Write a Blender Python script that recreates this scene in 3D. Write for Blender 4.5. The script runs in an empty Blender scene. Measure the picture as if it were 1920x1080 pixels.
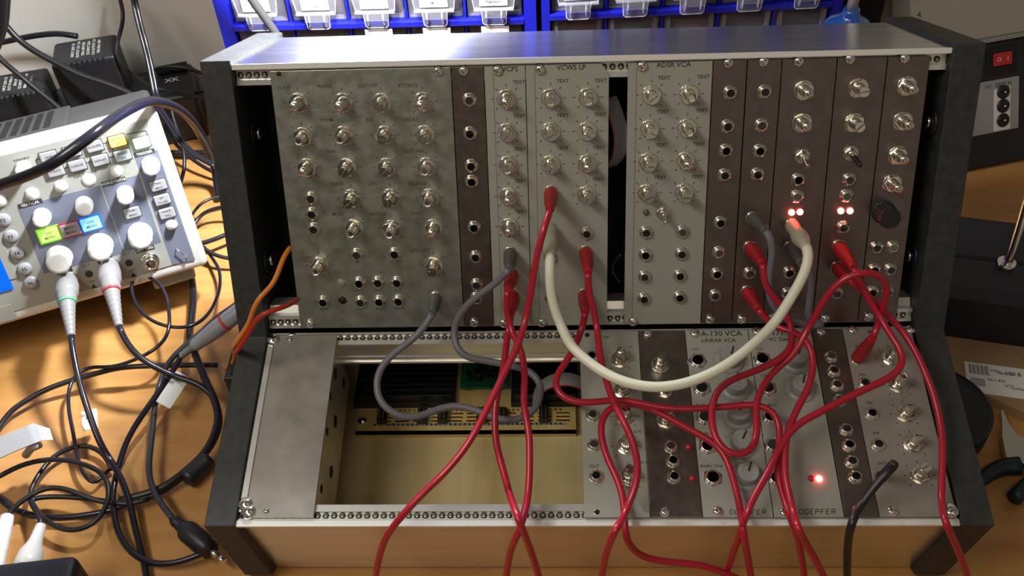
# Desktop modular synthesiser case beside an oscilloscope, seen from above.
import bpy, math, random
import bmesh
from mathutils import Vector, Matrix
random.seed(7)
C = bpy.context.scene.collection
MM = 0.001
# ---------------------------------------------------------------- camera
cam_d = bpy.data.cameras.new('camera')
cam_d.sensor_width = 36.0
cam_d.lens = 36.0 * 1829.17 / 1920.0
cam_d.clip_start = 0.02
cam = bpy.data.objects.new('camera', cam_d)
C.objects.link(cam)
cam.matrix_world = Matrix(((0.99889, 0.0129855, 0.0452836, -0.019464),
                           (0.0230326, 0.7039065, -0.7099191, -0.446802),
                           (-0.0410941, 0.7101740, 0.7028259, 0.605452),
                           (0, 0, 0, 1)))
bpy.context.scene.camera = cam
# ---------------------------------------------------------------- world, exposure
w = bpy.data.worlds.new('room')
bpy.context.scene.world = w
w.use_nodes = True
nt = w.node_tree
wb = nt.nodes['Background']
tc = nt.nodes.new('ShaderNodeTexCoord')
ns = nt.nodes.new('ShaderNodeTexNoise')          # unseen dim room: random bright and dark patches made up for reflections
ns.inputs['Scale'].default_value = 2.6; ns.inputs['Detail'].default_value = 1.5
cr = nt.nodes.new('ShaderNodeValToRGB')
cr.color_ramp.elements[0].position = 0.40; cr.color_ramp.elements[0].color = (0.020, 0.016, 0.013, 1)
cr.color_ramp.elements[1].position = 0.66; cr.color_ramp.elements[1].color = (0.30, 0.26, 0.21, 1)
nt.links.new(tc.outputs['Generated'], ns.inputs['Vector'])
nt.links.new(ns.outputs[0], cr.inputs[0])
nt.links.new(cr.outputs[0], wb.inputs[0])
wb.inputs[1].default_value = 1.0
vs = bpy.context.scene.view_settings
vs.view_transform = 'Standard'
vs.look = 'None'
vs.exposure = 0.0
vs.gamma = 1.0
# ---------------------------------------------------------------- lights
def area(name, loc, target, size, power, col, sy=None):
    d = bpy.data.lights.new(name, 'AREA')
    d.energy = power; d.color = col; d.size = size
    if sy: d.shape = 'RECTANGLE'; d.size_y = sy
    else: d.shape = 'DISK'
    o = bpy.data.objects.new(name, d); C.objects.link(o)
    o.location = loc
    o.rotation_euler = (Vector(target) - Vector(loc)).to_track_quat('-Z', 'Y').to_euler()
    return o
LAMP = Vector((-0.160, 0.206, 0.424))
lamp = area('lamp_light', LAMP, (-0.33, 0.21, 0.0), 0.05, 5.6, (0.93, 0.96, 1.0))
lamp.data.spread = math.radians(165)
area('ceiling_light', (-0.62, -0.42, 1.15), (-0.05, 0.0, 0.1), 0.6, 5.2, (1.0, 0.95, 0.83), 0.18)
area('room_light', (-0.1, -1.1, 1.6), (0.0, 0.0, 0.1), 0.5, 2.2, (1.0, 0.86, 0.66), 0.4)
# ================================================================ materials
def _mat(name):
    m = bpy.data.materials.new(name); m.use_nodes = True
    nt = m.node_tree; return m, nt, nt.nodes['Principled BSDF']
def sinp(b, k, v):
    if k in b.inputs: b.inputs[k].default_value = v
def pmat(name, col, rough=0.5, metal=0.0, spec=None, emit=None, es=0.0, noise=0.0, nscale=40.0, bump=0.0, bscale=400.0, coat=0.0, stretch=None, rvar=0.0, detail=6.0):
    m, nt, b = _mat(name)
    b.inputs['Base Color'].default_value = (*col, 1)
    b.inputs['Roughness'].default_value = rough
    b.inputs['Metallic'].default_value = metal
    if spec is not None: sinp(b, 'Specular IOR Level', spec)
    if coat: sinp(b, 'Coat Weight', coat); sinp(b, 'Coat Roughness', 0.15)
    if emit: b.inputs['Emission Color'].default_value = (*emit, 1); b.inputs['Emission Strength'].default_value = es
    if noise or bump or rvar:
        tc = nt.nodes.new('ShaderNodeTexCoord'); mp = nt.nodes.new('ShaderNodeMapping')
        nt.links.new(tc.outputs['Object'], mp.inputs[0])
        if stretch: mp.inputs['Scale'].default_value = stretch
    if noise:
        n = nt.nodes.new('ShaderNodeTexNoise'); n.inputs['Scale'].default_value = nscale; n.inputs['Detail'].default_value = detail
        nt.links.new(mp.outputs[0], n.inputs['Vector'])
        r = nt.nodes.new('ShaderNodeMapRange'); r.inputs[1].default_value = 0.3; r.inputs[2].default_value = 0.7
        r.inputs[3].default_value = 1 - noise; r.inputs[4].default_value = 1 + noise
        nt.links.new(n.outputs[0], r.inputs[0])
        x = nt.nodes.new('ShaderNodeVectorMath'); x.operation = 'SCALE'
        x.inputs[0].default_value = col; nt.links.new(r.outputs[0], x.inputs['Scale'])
        nt.links.new(x.outputs[0], b.inputs['Base Color'])
    if rvar:
        n = nt.nodes.new('ShaderNodeTexNoise'); n.inputs['Scale'].default_value = nscale * 1.7; n.inputs['Detail'].default_value = 4
        nt.links.new(mp.outputs[0], n.inputs['Vector'])
        r = nt.nodes.new('ShaderNodeMapRange'); r.inputs[1].default_value = 0.3; r.inputs[2].default_value = 0.7
        r.inputs[3].default_value = rough - rvar; r.inputs[4].default_value = rough + rvar
        nt.links.new(n.outputs[0], r.inputs[0]); nt.links.new(r.outputs[0], b.inputs['Roughness'])
    if bump:
        n = nt.nodes.new('ShaderNodeTexNoise'); n.inputs['Scale'].default_value = bscale; n.inputs['Detail'].default_value = 3
        nt.links.new(mp.outputs[0], n.inputs['Vector'])
        bp = nt.nodes.new('ShaderNodeBump'); bp.inputs['Strength'].default_value = bump; bp.inputs['Distance'].default_value = 0.0004
        nt.links.new(n.outputs[0], bp.inputs['Height']); nt.links.new(bp.outputs[0], b.inputs['Normal'])
    return m
def brushed(name, col, rough, aniso, rot=0.0, noise=0.08, nscale=30, stretch=(1, 1, 1)):
    m = pmat(name, col, rough, 1.0, noise=noise, nscale=nscale, stretch=stretch)
    nt = m.node_tree; b = nt.nodes['Principled BSDF']
    t = nt.nodes.new('ShaderNodeTangent'); t.direction_type = 'UV_MAP'; t.uv_map = 'UVMap'
    nt.links.new(t.outputs[0], b.inputs['Tangent'])
    b.inputs['Anisotropic'].default_value = aniso
    b.inputs['Anisotropic Rotation'].default_value = rot
    return m
def wood(name, c1, c2, scale, axis, rough=0.4):
    m, nt, b = _mat(name)
    tc = nt.nodes.new('ShaderNodeTexCoord'); mp = nt.nodes.new('ShaderNodeMapping')
    mp.inputs['Scale'].default_value = axis
    nt.links.new(tc.outputs['Object'], mp.inputs[0])
    n = nt.nodes.new('ShaderNodeTexNoise'); n.inputs['Scale'].default_value = scale; n.inputs['Detail'].default_value = 8; n.inputs['Distortion'].default_value = 0.6
    nt.links.new(mp.outputs[0], n.inputs['Vector'])
    cr = nt.nodes.new('ShaderNodeValToRGB')
    cr.color_ramp.elements[0].position = 0.32; cr.color_ramp.elements[0].color = (*c1, 1)
    cr.color_ramp.elements[1].position = 0.68; cr.color_ramp.elements[1].color = (*c2, 1)
    nt.links.new(n.outputs[0], cr.inputs[0]); nt.links.new(cr.outputs[0], b.inputs['Base Color'])
    b.inputs['Roughness'].default_value = rough
    return m
def clear(name, tint, fac):
    m = bpy.data.materials.new(name); m.use_nodes = True; nt = m.node_tree
    for n in list(nt.nodes): nt.nodes.remove(n)
    out = nt.nodes.new('ShaderNodeOutputMaterial'); mx = nt.nodes.new('ShaderNodeMixShader')
    tr = nt.nodes.new('ShaderNodeBsdfTransparent'); tr.inputs[0].default_value = (*tint, 1)
    gl = nt.nodes.new('ShaderNodeBsdfPrincipled'); gl.inputs['Base Color'].default_value = (0.75, 0.75, 0.8, 1); gl.inputs['Roughness'].default_value = 0.12
    sinp(gl, 'Specular IOR Level', 0.9)
    lw = nt.nodes.new('ShaderNodeLayerWeight'); lw.inputs[0].default_value = 0.35
    mr = nt.nodes.new('ShaderNodeMapRange'); mr.inputs[3].default_value = fac; mr.inputs[4].default_value = min(1, fac + 0.45)
    nt.links.new(lw.outputs['Facing'], mr.inputs[0]); nt.links.new(mr.outputs[0], mx.inputs[0])
    nt.links.new(tr.outputs[0], mx.inputs[1]); nt.links.new(gl.outputs[0], mx.inputs[2]); nt.links.new(mx.outputs[0], out.inputs[0])
    return m
M = {}
M['desk'] = wood('desk_laminate', (0.47, 0.225, 0.062), (0.58, 0.30, 0.095), 9, (1.2, 9, 1), 0.42)
M['wall'] = pmat('painted_wall', (0.78, 0.77, 0.72), 0.85, noise=0.03, nscale=300)
M['mdf'] = pmat('black_stained_board', (0.034, 0.034, 0.032), 0.6, noise=0.25, nscale=180, bump=0.4, bscale=900)
M['top_alu'] = brushed('brushed_top_aluminium', (0.86, 0.87, 0.88), 0.28, 0.88, 0.25, noise=0.12, nscale=18, stretch=(1.0, 9, 9))
M['front_alu'] = brushed('brushed_front_aluminium', (0.80, 0.76, 0.70), 0.30, 0.6, 0.25, noise=0.06, nscale=14, stretch=(1, 6, 6))
M['rail'] = pmat('rail_aluminium', (0.80, 0.80, 0.76), 0.34, 0.75, noise=0.05, nscale=60)
M['lip'] = pmat('polished_edge_painted_shine', (0.90, 0.90, 0.87), 0.35, 0.25)  # pale, barely metallic colour holds the shine of the polished edge
M['raw'] = pmat('bare_aluminium_panel', (0.23, 0.195, 0.175), 0.36, 1.0, noise=0.10, nscale=120, rvar=0.05)
M['scratched'] = pmat('scratched_aluminium_panel', (0.46, 0.47, 0.41), 0.38, 0.92, noise=0.09, nscale=70, rvar=0.08, detail=10)
M['plate'] = pmat('blanking_plate_aluminium', (0.36, 0.335, 0.31), 0.46, 0.75, noise=0.14, nscale=55, rvar=0.06, detail=10)
M['grey'] = pmat('grey_anodised_panel', (0.37, 0.37, 0.32), 0.55, 0.15, noise=0.03, nscale=500)
M['light'] = pmat('light_grey_panel', (0.37, 0.37, 0.335), 0.5, 0.1, noise=0.02, nscale=500)
M['greyw'] = pmat('warm_grey_panel', (0.33, 0.30, 0.27), 0.5, 0.25, noise=0.03, nscale=500)
M['nickel'] = pmat('nickel_plated', (0.80, 0.77, 0.68), 0.17, 1.0)
M['chrome'] = pmat('bright_chrome', (0.88, 0.87, 0.84), 0.12, 1.0)
M['thread'] = pmat('threaded_brass_nickel', (0.60, 0.55, 0.45), 0.35, 1.0)
M['hole'] = pmat('dark_hole', (0.008, 0.008, 0.009), 0.7)
M['ink'] = pmat('black_print', (0.03, 0.03, 0.03), 0.6)
M['faintink'] = pmat('worn_black_print', (0.055, 0.055, 0.05), 0.6)
M['inside'] = pmat('matt_black_interior', (0.006, 0.007, 0.010), 0.9)
M['red'] = pmat('red_rubber', (0.43, 0.010, 0.030), 0.33, coat=0.25)
M['redplug'] = pmat('red_plug_moulding', (0.40, 0.010, 0.016), 0.45)
M['greycab'] = pmat('grey_rubber', (0.165, 0.160, 0.185), 0.40)
M['greyplug'] = pmat('grey_plug_moulding', (0.095, 0.098, 0.095), 0.5)
M['white'] = pmat('cream_rubber', (0.80, 0.80, 0.64), 0.42)
M['whiteplug'] = pmat('cream_plug_moulding', (0.44, 0.42, 0.32), 0.5)
M['black'] = pmat('black_rubber', (0.013, 0.013, 0.015), 0.36)
M['blackgloss'] = pmat('glossy_black_rubber', (0.014, 0.013, 0.020), 0.20)
M['slate'] = pmat('slate_rubber', (0.045, 0.048, 0.062), 0.35)
M['orange'] = pmat('orange_insulation', (0.72, 0.22, 0.025), 0.4)
M['redwire'] = pmat('red_insulation', (0.50, 0.03, 0.015), 0.4)
M['dial'] = pmat('grey_dial_plastic', (0.33, 0.34, 0.33), 0.32)
M['led_on'] = pmat('lit_red_lamp', (0.9, 0.1, 0.1), 0.3, emit=(1.0, 0.10, 0.07), es=28)
M['led_off'] = pmat('unlit_red_lamp', (0.55, 0.02, 0.03), 0.25)
M['led_grey'] = pmat('unlit_grey_lamp', (0.10, 0.10, 0.09), 0.4)
M['tray_reflection'] = wood('tray_painted_reflection', (0.52, 0.37, 0.15), (0.78, 0.66, 0.36), 3.0, (9, 0.6, 1), 0.3)  # amber tone and lighter bands paint a wood reflection into the sheet
M['bus'] = pmat('tan_circuit_board', (0.62, 0.46, 0.17), 0.45, noise=0.12, nscale=120)
M['pcb'] = pmat('green_circuit_board', (0.01, 0.13, 0.075), 0.35, noise=0.5, nscale=300)
M['gold'] = pmat('tinned_brass', (0.72, 0.58, 0.25), 0.3, 1.0)
M['zinc'] = pmat('zinc_plated_steel', (0.60, 0.60, 0.48), 0.38, 0.7, noise=0.2, nscale=25, rvar=0.1)
M['blueconn'] = pmat('pale_blue_plastic', (0.25, 0.33, 0.45), 0.4)
M['ribbon'] = pmat('grey_ribbon_cable', (0.42, 0.42, 0.44), 0.45)
M['raaco'] = pmat('blue_enamel_steel', (0.010, 0.014, 0.42), 0.35, noise=0.1, nscale=500, bump=0.2)
M['clear'] = clear('clear_drawer_plastic', (0.86, 0.84, 0.88), 0.03)
M['bright_edge'] = pmat('painted_bright_edge', (0.75, 0.75, 0.80), 0.1, coat=0.5)  # opaque whitish colour paints bright edges onto the clear handles
M['clear_tab'] = clear('clear_handle_plastic', (0.88, 0.88, 0.92), 0.07)
M['paper'] = pmat('white_paper', (0.85, 0.85, 0.82), 0.7)
M['contents'] = pmat('brown_drawer_contents', (0.11, 0.06, 0.05), 0.6, noise=0.6, nscale=90)
M['contents2'] = pmat('dark_drawer_contents', (0.035, 0.03, 0.05), 0.6, noise=0.5, nscale=90)
M['contents3'] = pmat('teal_drawer_contents', (0.03, 0.12, 0.13), 0.6, noise=0.5, nscale=90)
M['scope_white'] = pmat('cream_instrument_plastic', (0.62, 0.61, 0.57), 0.38)
M['scope_face'] = pmat('grey_white_instrument_face', (0.33, 0.335, 0.305), 0.45)
M['scope_zone'] = pmat('slate_blue_print', (0.150, 0.165, 0.225), 0.5)
M['scope_dark'] = pmat('charcoal_instrument_shell', (0.060, 0.058, 0.058), 0.6)
M['knob_white'] = pmat('white_knob_plastic', (0.74, 0.73, 0.70), 0.35)
M['key'] = pmat('pale_grey_key', (0.36, 0.36, 0.38), 0.4)
M['pale'] = pmat('pale_cyan_key', (0.52, 0.62, 0.64), 0.4)
M['math'] = pmat('grey_key_with_red_rim', (0.36, 0.30, 0.30), 0.4)
M['k_yellow'] = pmat('lit_amber_key', (0.9, 0.6, 0.15), 0.4, emit=(1.0, 0.55, 0.10), es=1.6)
M['k_greenwhite'] = pmat('lit_white_green_key', (0.8, 1.0, 0.8), 0.4, emit=(0.55, 1.0, 0.62), es=2.2)
M['k_green'] = pmat('lit_green_key', (0.5, 0.9, 0.2), 0.4, emit=(0.35, 1.0, 0.08), es=0.75)
M['k_blue'] = pmat('lit_blue_key', (0.3, 0.6, 1.0), 0.4, emit=(0.12, 0.48, 1.0), es=0.9)
M['rim_red'] = pmat('red_key_rim', (0.40, 0.05, 0.08), 0.5)
M['rim_green'] = pmat('green_key_rim', (0.3, 0.6, 0.05), 0.5, emit=(0.3, 0.9, 0.02), es=0.35)
M['rim_blue'] = pmat('blue_key_rim', (0.01, 0.12, 0.7), 0.5, emit=(0.0, 0.2, 1.0), es=0.4)
M['screen'] = pmat('lit_blue_screen', (0.0, 0.05, 0.4), 0.2, emit=(0.0, 0.12, 0.9), es=0.9)
M['fkey'] = pmat('grey_function_key', (0.33, 0.33, 0.36), 0.4)
M['bnc_grey'] = pmat('grey_probe_plastic', (0.25, 0.25, 0.25), 0.4)
M['silver'] = pmat('silver_probe_plastic', (0.40, 0.42, 0.47), 0.30, 0.3)
M['ring_green'] = pmat('green_marker_ring', (0.10, 0.55, 0.25), 0.4)
M['ring_red'] = pmat('red_marker_ring', (0.65, 0.05, 0.06), 0.4)
M['blkplastic'] = pmat('black_moulded_plastic', (0.016, 0.016, 0.019), 0.42, noise=0.1, nscale=300)
M['navyplastic'] = pmat('dark_navy_plastic', (0.012, 0.014, 0.024), 0.45, bump=0.15, bscale=1200)
M['beige'] = pmat('beige_metal_cabinet', (0.40, 0.385, 0.33), 0.6, noise=0.03, nscale=300)
M['print_white'] = pmat('white_print', (0.75, 0.75, 0.75), 0.5)
M['card'] = pmat('brown_cardboard', (0.36, 0.23, 0.11), 0.8, noise=0.1, nscale=40)
M['redrocker'] = pmat('red_rocker_plastic', (0.55, 0.03, 0.03), 0.3)  # plain red plastic, no emission
M['blue_cap'] = pmat('translucent_blue_plastic', (0.03, 0.13, 0.55), 0.15, coat=0.6)
M['nozzle'] = pmat('milky_nozzle_plastic', (0.62, 0.64, 0.62), 0.3)
M['teal'] = pmat('teal_grip_rubber', (0.006, 0.025, 0.030), 0.45)
M['steel'] = pmat('tool_steel', (0.52, 0.52, 0.50), 0.28, 1.0)
M['scratch'] = pmat('fine_bright_scratch', (0.62, 0.64, 0.58), 0.3, 0.6)
M['slotgrey'] = pmat('dull_grey_disc', (0.30, 0.31, 0.29), 0.5)
# ================================================================ mesh building
class MB:
    def __init__(s): s.v = []; s.f = []; s.mi = []; s.sm = []
    def add(s, vs, fs, mi=0, smooth=False):
        o = len(s.v); s.v += [tuple(p) for p in vs]
        for f in fs: s.f.append([o + i for i in f]); s.mi.append(mi); s.sm.append(smooth)
        return s
    def quad(s, a, b, c, d, mi=0): return s.add([a, b, c, d], [(0, 1, 2, 3)], mi)
    def box(s, lo, hi, mi=0, bev=0.0, seg=2, mat=None):
        bm = bmesh.new(); bmesh.ops.create_cube(bm, size=1)
        c = [(a + b) / 2 for a, b in zip(lo, hi)]; d = [abs(b - a) for a, b in zip(lo, hi)]
        for v in bm.verts: v.co = Vector((v.co.x * d[0] + c[0], v.co.y * d[1] + c[1], v.co.z * d[2] + c[2]))
        if bev: bmesh.ops.bevel(bm, geom=list(bm.edges), offset=bev, segments=seg, affect='EDGES', profile=0.5)
        if mat is not None: bm.transform(mat)
        bm.verts.ensure_lookup_table()
        s.add([v.co.copy() for v in bm.verts], [[v.index for v in f.verts] for f in bm.faces], mi, False); bm.free(); return s
    def lathe(s, prof, o=(0, 0, 0), ax=(0, 0, 1), n=24, mi=0, smooth=True, rfun=None):
        o = Vector(o); ax = Vector(ax).normalized(); t = ax.orthogonal().normalized(); b = ax.cross(t)
        vs = []
        for r, h in prof:
            for k in range(n):
                a = 2 * math.pi * k / n; rr = r * (rfun(a, h) if rfun else 1)
                vs.append(o + ax * h + (t * math.cos(a) + b * math.sin(a)) * rr)
        fs = []
        for i in range(len(prof) - 1):
            for k in range(n):
                k2 = (k + 1) % n; fs.append((i * n + k, i * n + k2, (i + 1) * n + k2, (i + 1) * n + k))
        s.add(vs, fs, mi, smooth)
        base = len(s.v) - len(vs)
        for i, rev in ((0, True), (len(prof) - 1, False)):
            if prof[i][0] > 1e-6:
                loop = [base + i * n + k for k in range(n)]
                s.f.append(loop[::-1] if rev else loop); s.mi.append(mi); s.sm.append(False)
        return s
    def cyl(s, a, b, r, r2=None, n=20, mi=0, smooth=True):
        a = Vector(a); b = Vector(b); return s.lathe([(r, 0), (r if r2 is None else r2, (b - a).length)], a, b - a, n, mi, smooth)
    def tube(s, pts, r, n=10, mi=0):
        pts = [Vector(p) for p in pts]; up = None; rings = []
        for i, p in enumerate(pts):
            t = (pts[min(i + 1, len(pts) - 1)] - pts[max(i - 1, 0)])
            if t.length < 1e-9: t = Vector((0, 0, 1))
            t.normalize()
            if up is None: up = t.orthogonal().normalized()
            up = (up - t * up.dot(t))
            if up.length < 1e-6: up = t.orthogonal()
            up.normalize(); b = t.cross(up)
            rr = r(i / (len(pts) - 1)) if callable(r) else r
            rings.append([p + (up * math.cos(2 * math.pi * k / n) + b * math.sin(2 * math.pi * k / n)) * rr for k in range(n)])
        vs = [v for rg in rings for v in rg]; fs = []
        for i in range(len(rings) - 1):
            for k in range(n):
                k2 = (k + 1) % n; fs.append((i * n + k, i * n + k2, (i + 1) * n + k2, (i + 1) * n + k))
        fs.append(tuple(range(n))[::-1]); L = (len(rings) - 1) * n; fs.append(tuple(range(L, L + n)))
        return s.add(vs, fs, mi, True)
    def prism(s, poly, lo, hi, axis='z', mi=0):
        """poly in the two remaining axes, extruded along axis between lo and hi"""
        def P(a, b, c): return {'z': (a, b, c), 'x': (c, a, b), 'y': (a, c, b)}[axis]
        n = len(poly); vs = [P(a, b, lo) for a, b in poly] + [P(a, b, hi) for a, b in poly]
        fs = [tuple(range(n))[::-1], tuple(range(n, 2 * n))] + [(i, (i + 1) % n, n + (i + 1) % n, n + i) for i in range(n)]
        return s.add(vs, fs, mi)
    def mesh(s, name, mats, uv=False, fix=True):
        me = bpy.data.meshes.new(name)
        me.from_pydata([(p[0] * MM, p[1] * MM, p[2] * MM) for p in s.v], [], s.f)
        for m in mats: me.materials.append(M[m] if isinstance(m, str) else m)
        me.polygons.foreach_set('material_index', s.mi); me.polygons.foreach_set('use_smooth', s.sm)
        if fix:
            bm = bmesh.new(); bm.from_mesh(me); bmesh.ops.recalc_face_normals(bm, faces=bm.faces); bm.to_mesh(me); bm.free()
        if uv:
            ul = me.uv_layers.new(name='UVMap')
            for p in me.polygons:
                for li, vi in zip(p.loop_indices, p.vertices):
                    c = me.vertices[vi].co; nn = p.normal
                    ul.data[li].uv = (c.x, c.y + c.z * 1.3) if abs(nn.x) < 0.9 else (c.y, c.z)
        me.update(); return me
def put(name, me, parent=None, loc=(0, 0, 0), mtx=None):
    o = bpy.data.objects.new(name, me); C.objects.link(o)
    if parent: o.parent = parent
    if mtx is not None: o.matrix_local = mtx
    else: o.location = Vector(loc) * MM
    return o
def part(name, mb, mats, parent=None, loc=(0, 0, 0), uv=False):
    return put(name, mb.mesh(name, mats if isinstance(mats, (list, tuple)) else [mats], uv), parent, loc)
def tag(o, label, cat=None, group=None):
    o['label'] = label
    if cat: o['category'] = cat
    if group: o['group'] = group
    return o
def struct(o): o['kind'] = 'structure'; return o
def thing(name, label, cat, mtx=None, loc=(0, 0, 0), group=None):
    o = bpy.data.objects.new(name, None); C.objects.link(o); o.empty_display_size = 0.01
    if mtx is not None: o.matrix_world = mtx
    else: o.location = Vector(loc) * MM
    return tag(o, label, cat, group)
def frame(o, ex, ey, n): # mm origin
    m = Matrix((ex, ey, n)).transposed().to_4x4(); m.translation = Vector(o) * MM; return m
def text_mesh(items, off=0.06):
    """items: (string, x, y, size mm, [angle]) centred; one mesh in the plane"""
    mb = MB()
    for it in items:
        t, x, y, sz = it[:4]; ang = it[4] if len(it) > 4 else 0
        cu = bpy.data.curves.new('t', 'FONT'); cu.body = t; cu.size = sz * 1.35; cu.align_x = 'CENTER'; cu.align_y = 'CENTER'; cu.resolution_u = 2; cu.offset = 0.018 * sz
        ob = bpy.data.objects.new('t', cu); C.objects.link(ob)
        me = bpy.data.meshes.new_from_object(ob)
        ca, sa = math.cos(ang), math.sin(ang)
        mb.add([(x + v.co.x * ca - v.co.y * sa, y + v.co.x * sa + v.co.y * ca, off) for v in me.vertices], [tuple(p.vertices) for p in me.polygons])
        bpy.data.objects.remove(ob); bpy.data.curves.remove(cu); bpy.data.meshes.remove(me)
    return mb
def smooth_path(pts, step=4.0):
    pts = [Vector(p) for p in pts]; out = []
    P_ = [pts[0] * 2 - pts[1]] + pts + [pts[-1] * 2 - pts[-2]]
    for i in range(1, len(P_) - 2):
        a, b, c, d = P_[i - 1:i + 3]
        t0 = 0; t1 = t0 + max((b - a).length, 1e-3) ** .5; t2 = t1 + max((c - b).length, 1e-3) ** .5; t3 = t2 + max((d - c).length, 1e-3) ** .5
        n = max(2, int((c - b).length / step))
        for k in range(n):
            t = t1 + (t2 - t1) * k / n
            A1 = a * ((t1 - t) / (t1 - t0)) + b * ((t - t0) / (t1 - t0)); A2 = b * ((t2 - t) / (t2 - t1)) + c * ((t - t1) / (t2 - t1)); A3 = c * ((t3 - t) / (t3 - t2)) + d * ((t - t2) / (t3 - t2))
            B1 = A1 * ((t2 - t) / (t2 - t0)) + A2 * ((t - t0) / (t2 - t0)); B2 = A2 * ((t3 - t) / (t3 - t1)) + A3 * ((t - t1) / (t3 - t1))
            out.append(B1 * ((t2 - t) / (t2 - t1)) + B2 * ((t - t1) / (t2 - t1)))
    out.append(pts[-1]); return out
def relax(pts, k=2):
    for _ in range(k): pts = [pts[0]] + [(pts[i - 1] + pts[i] * 2 + pts[i + 1]) / 4 for i in range(1, len(pts) - 1)] + [pts[-1]]
    return pts
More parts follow.
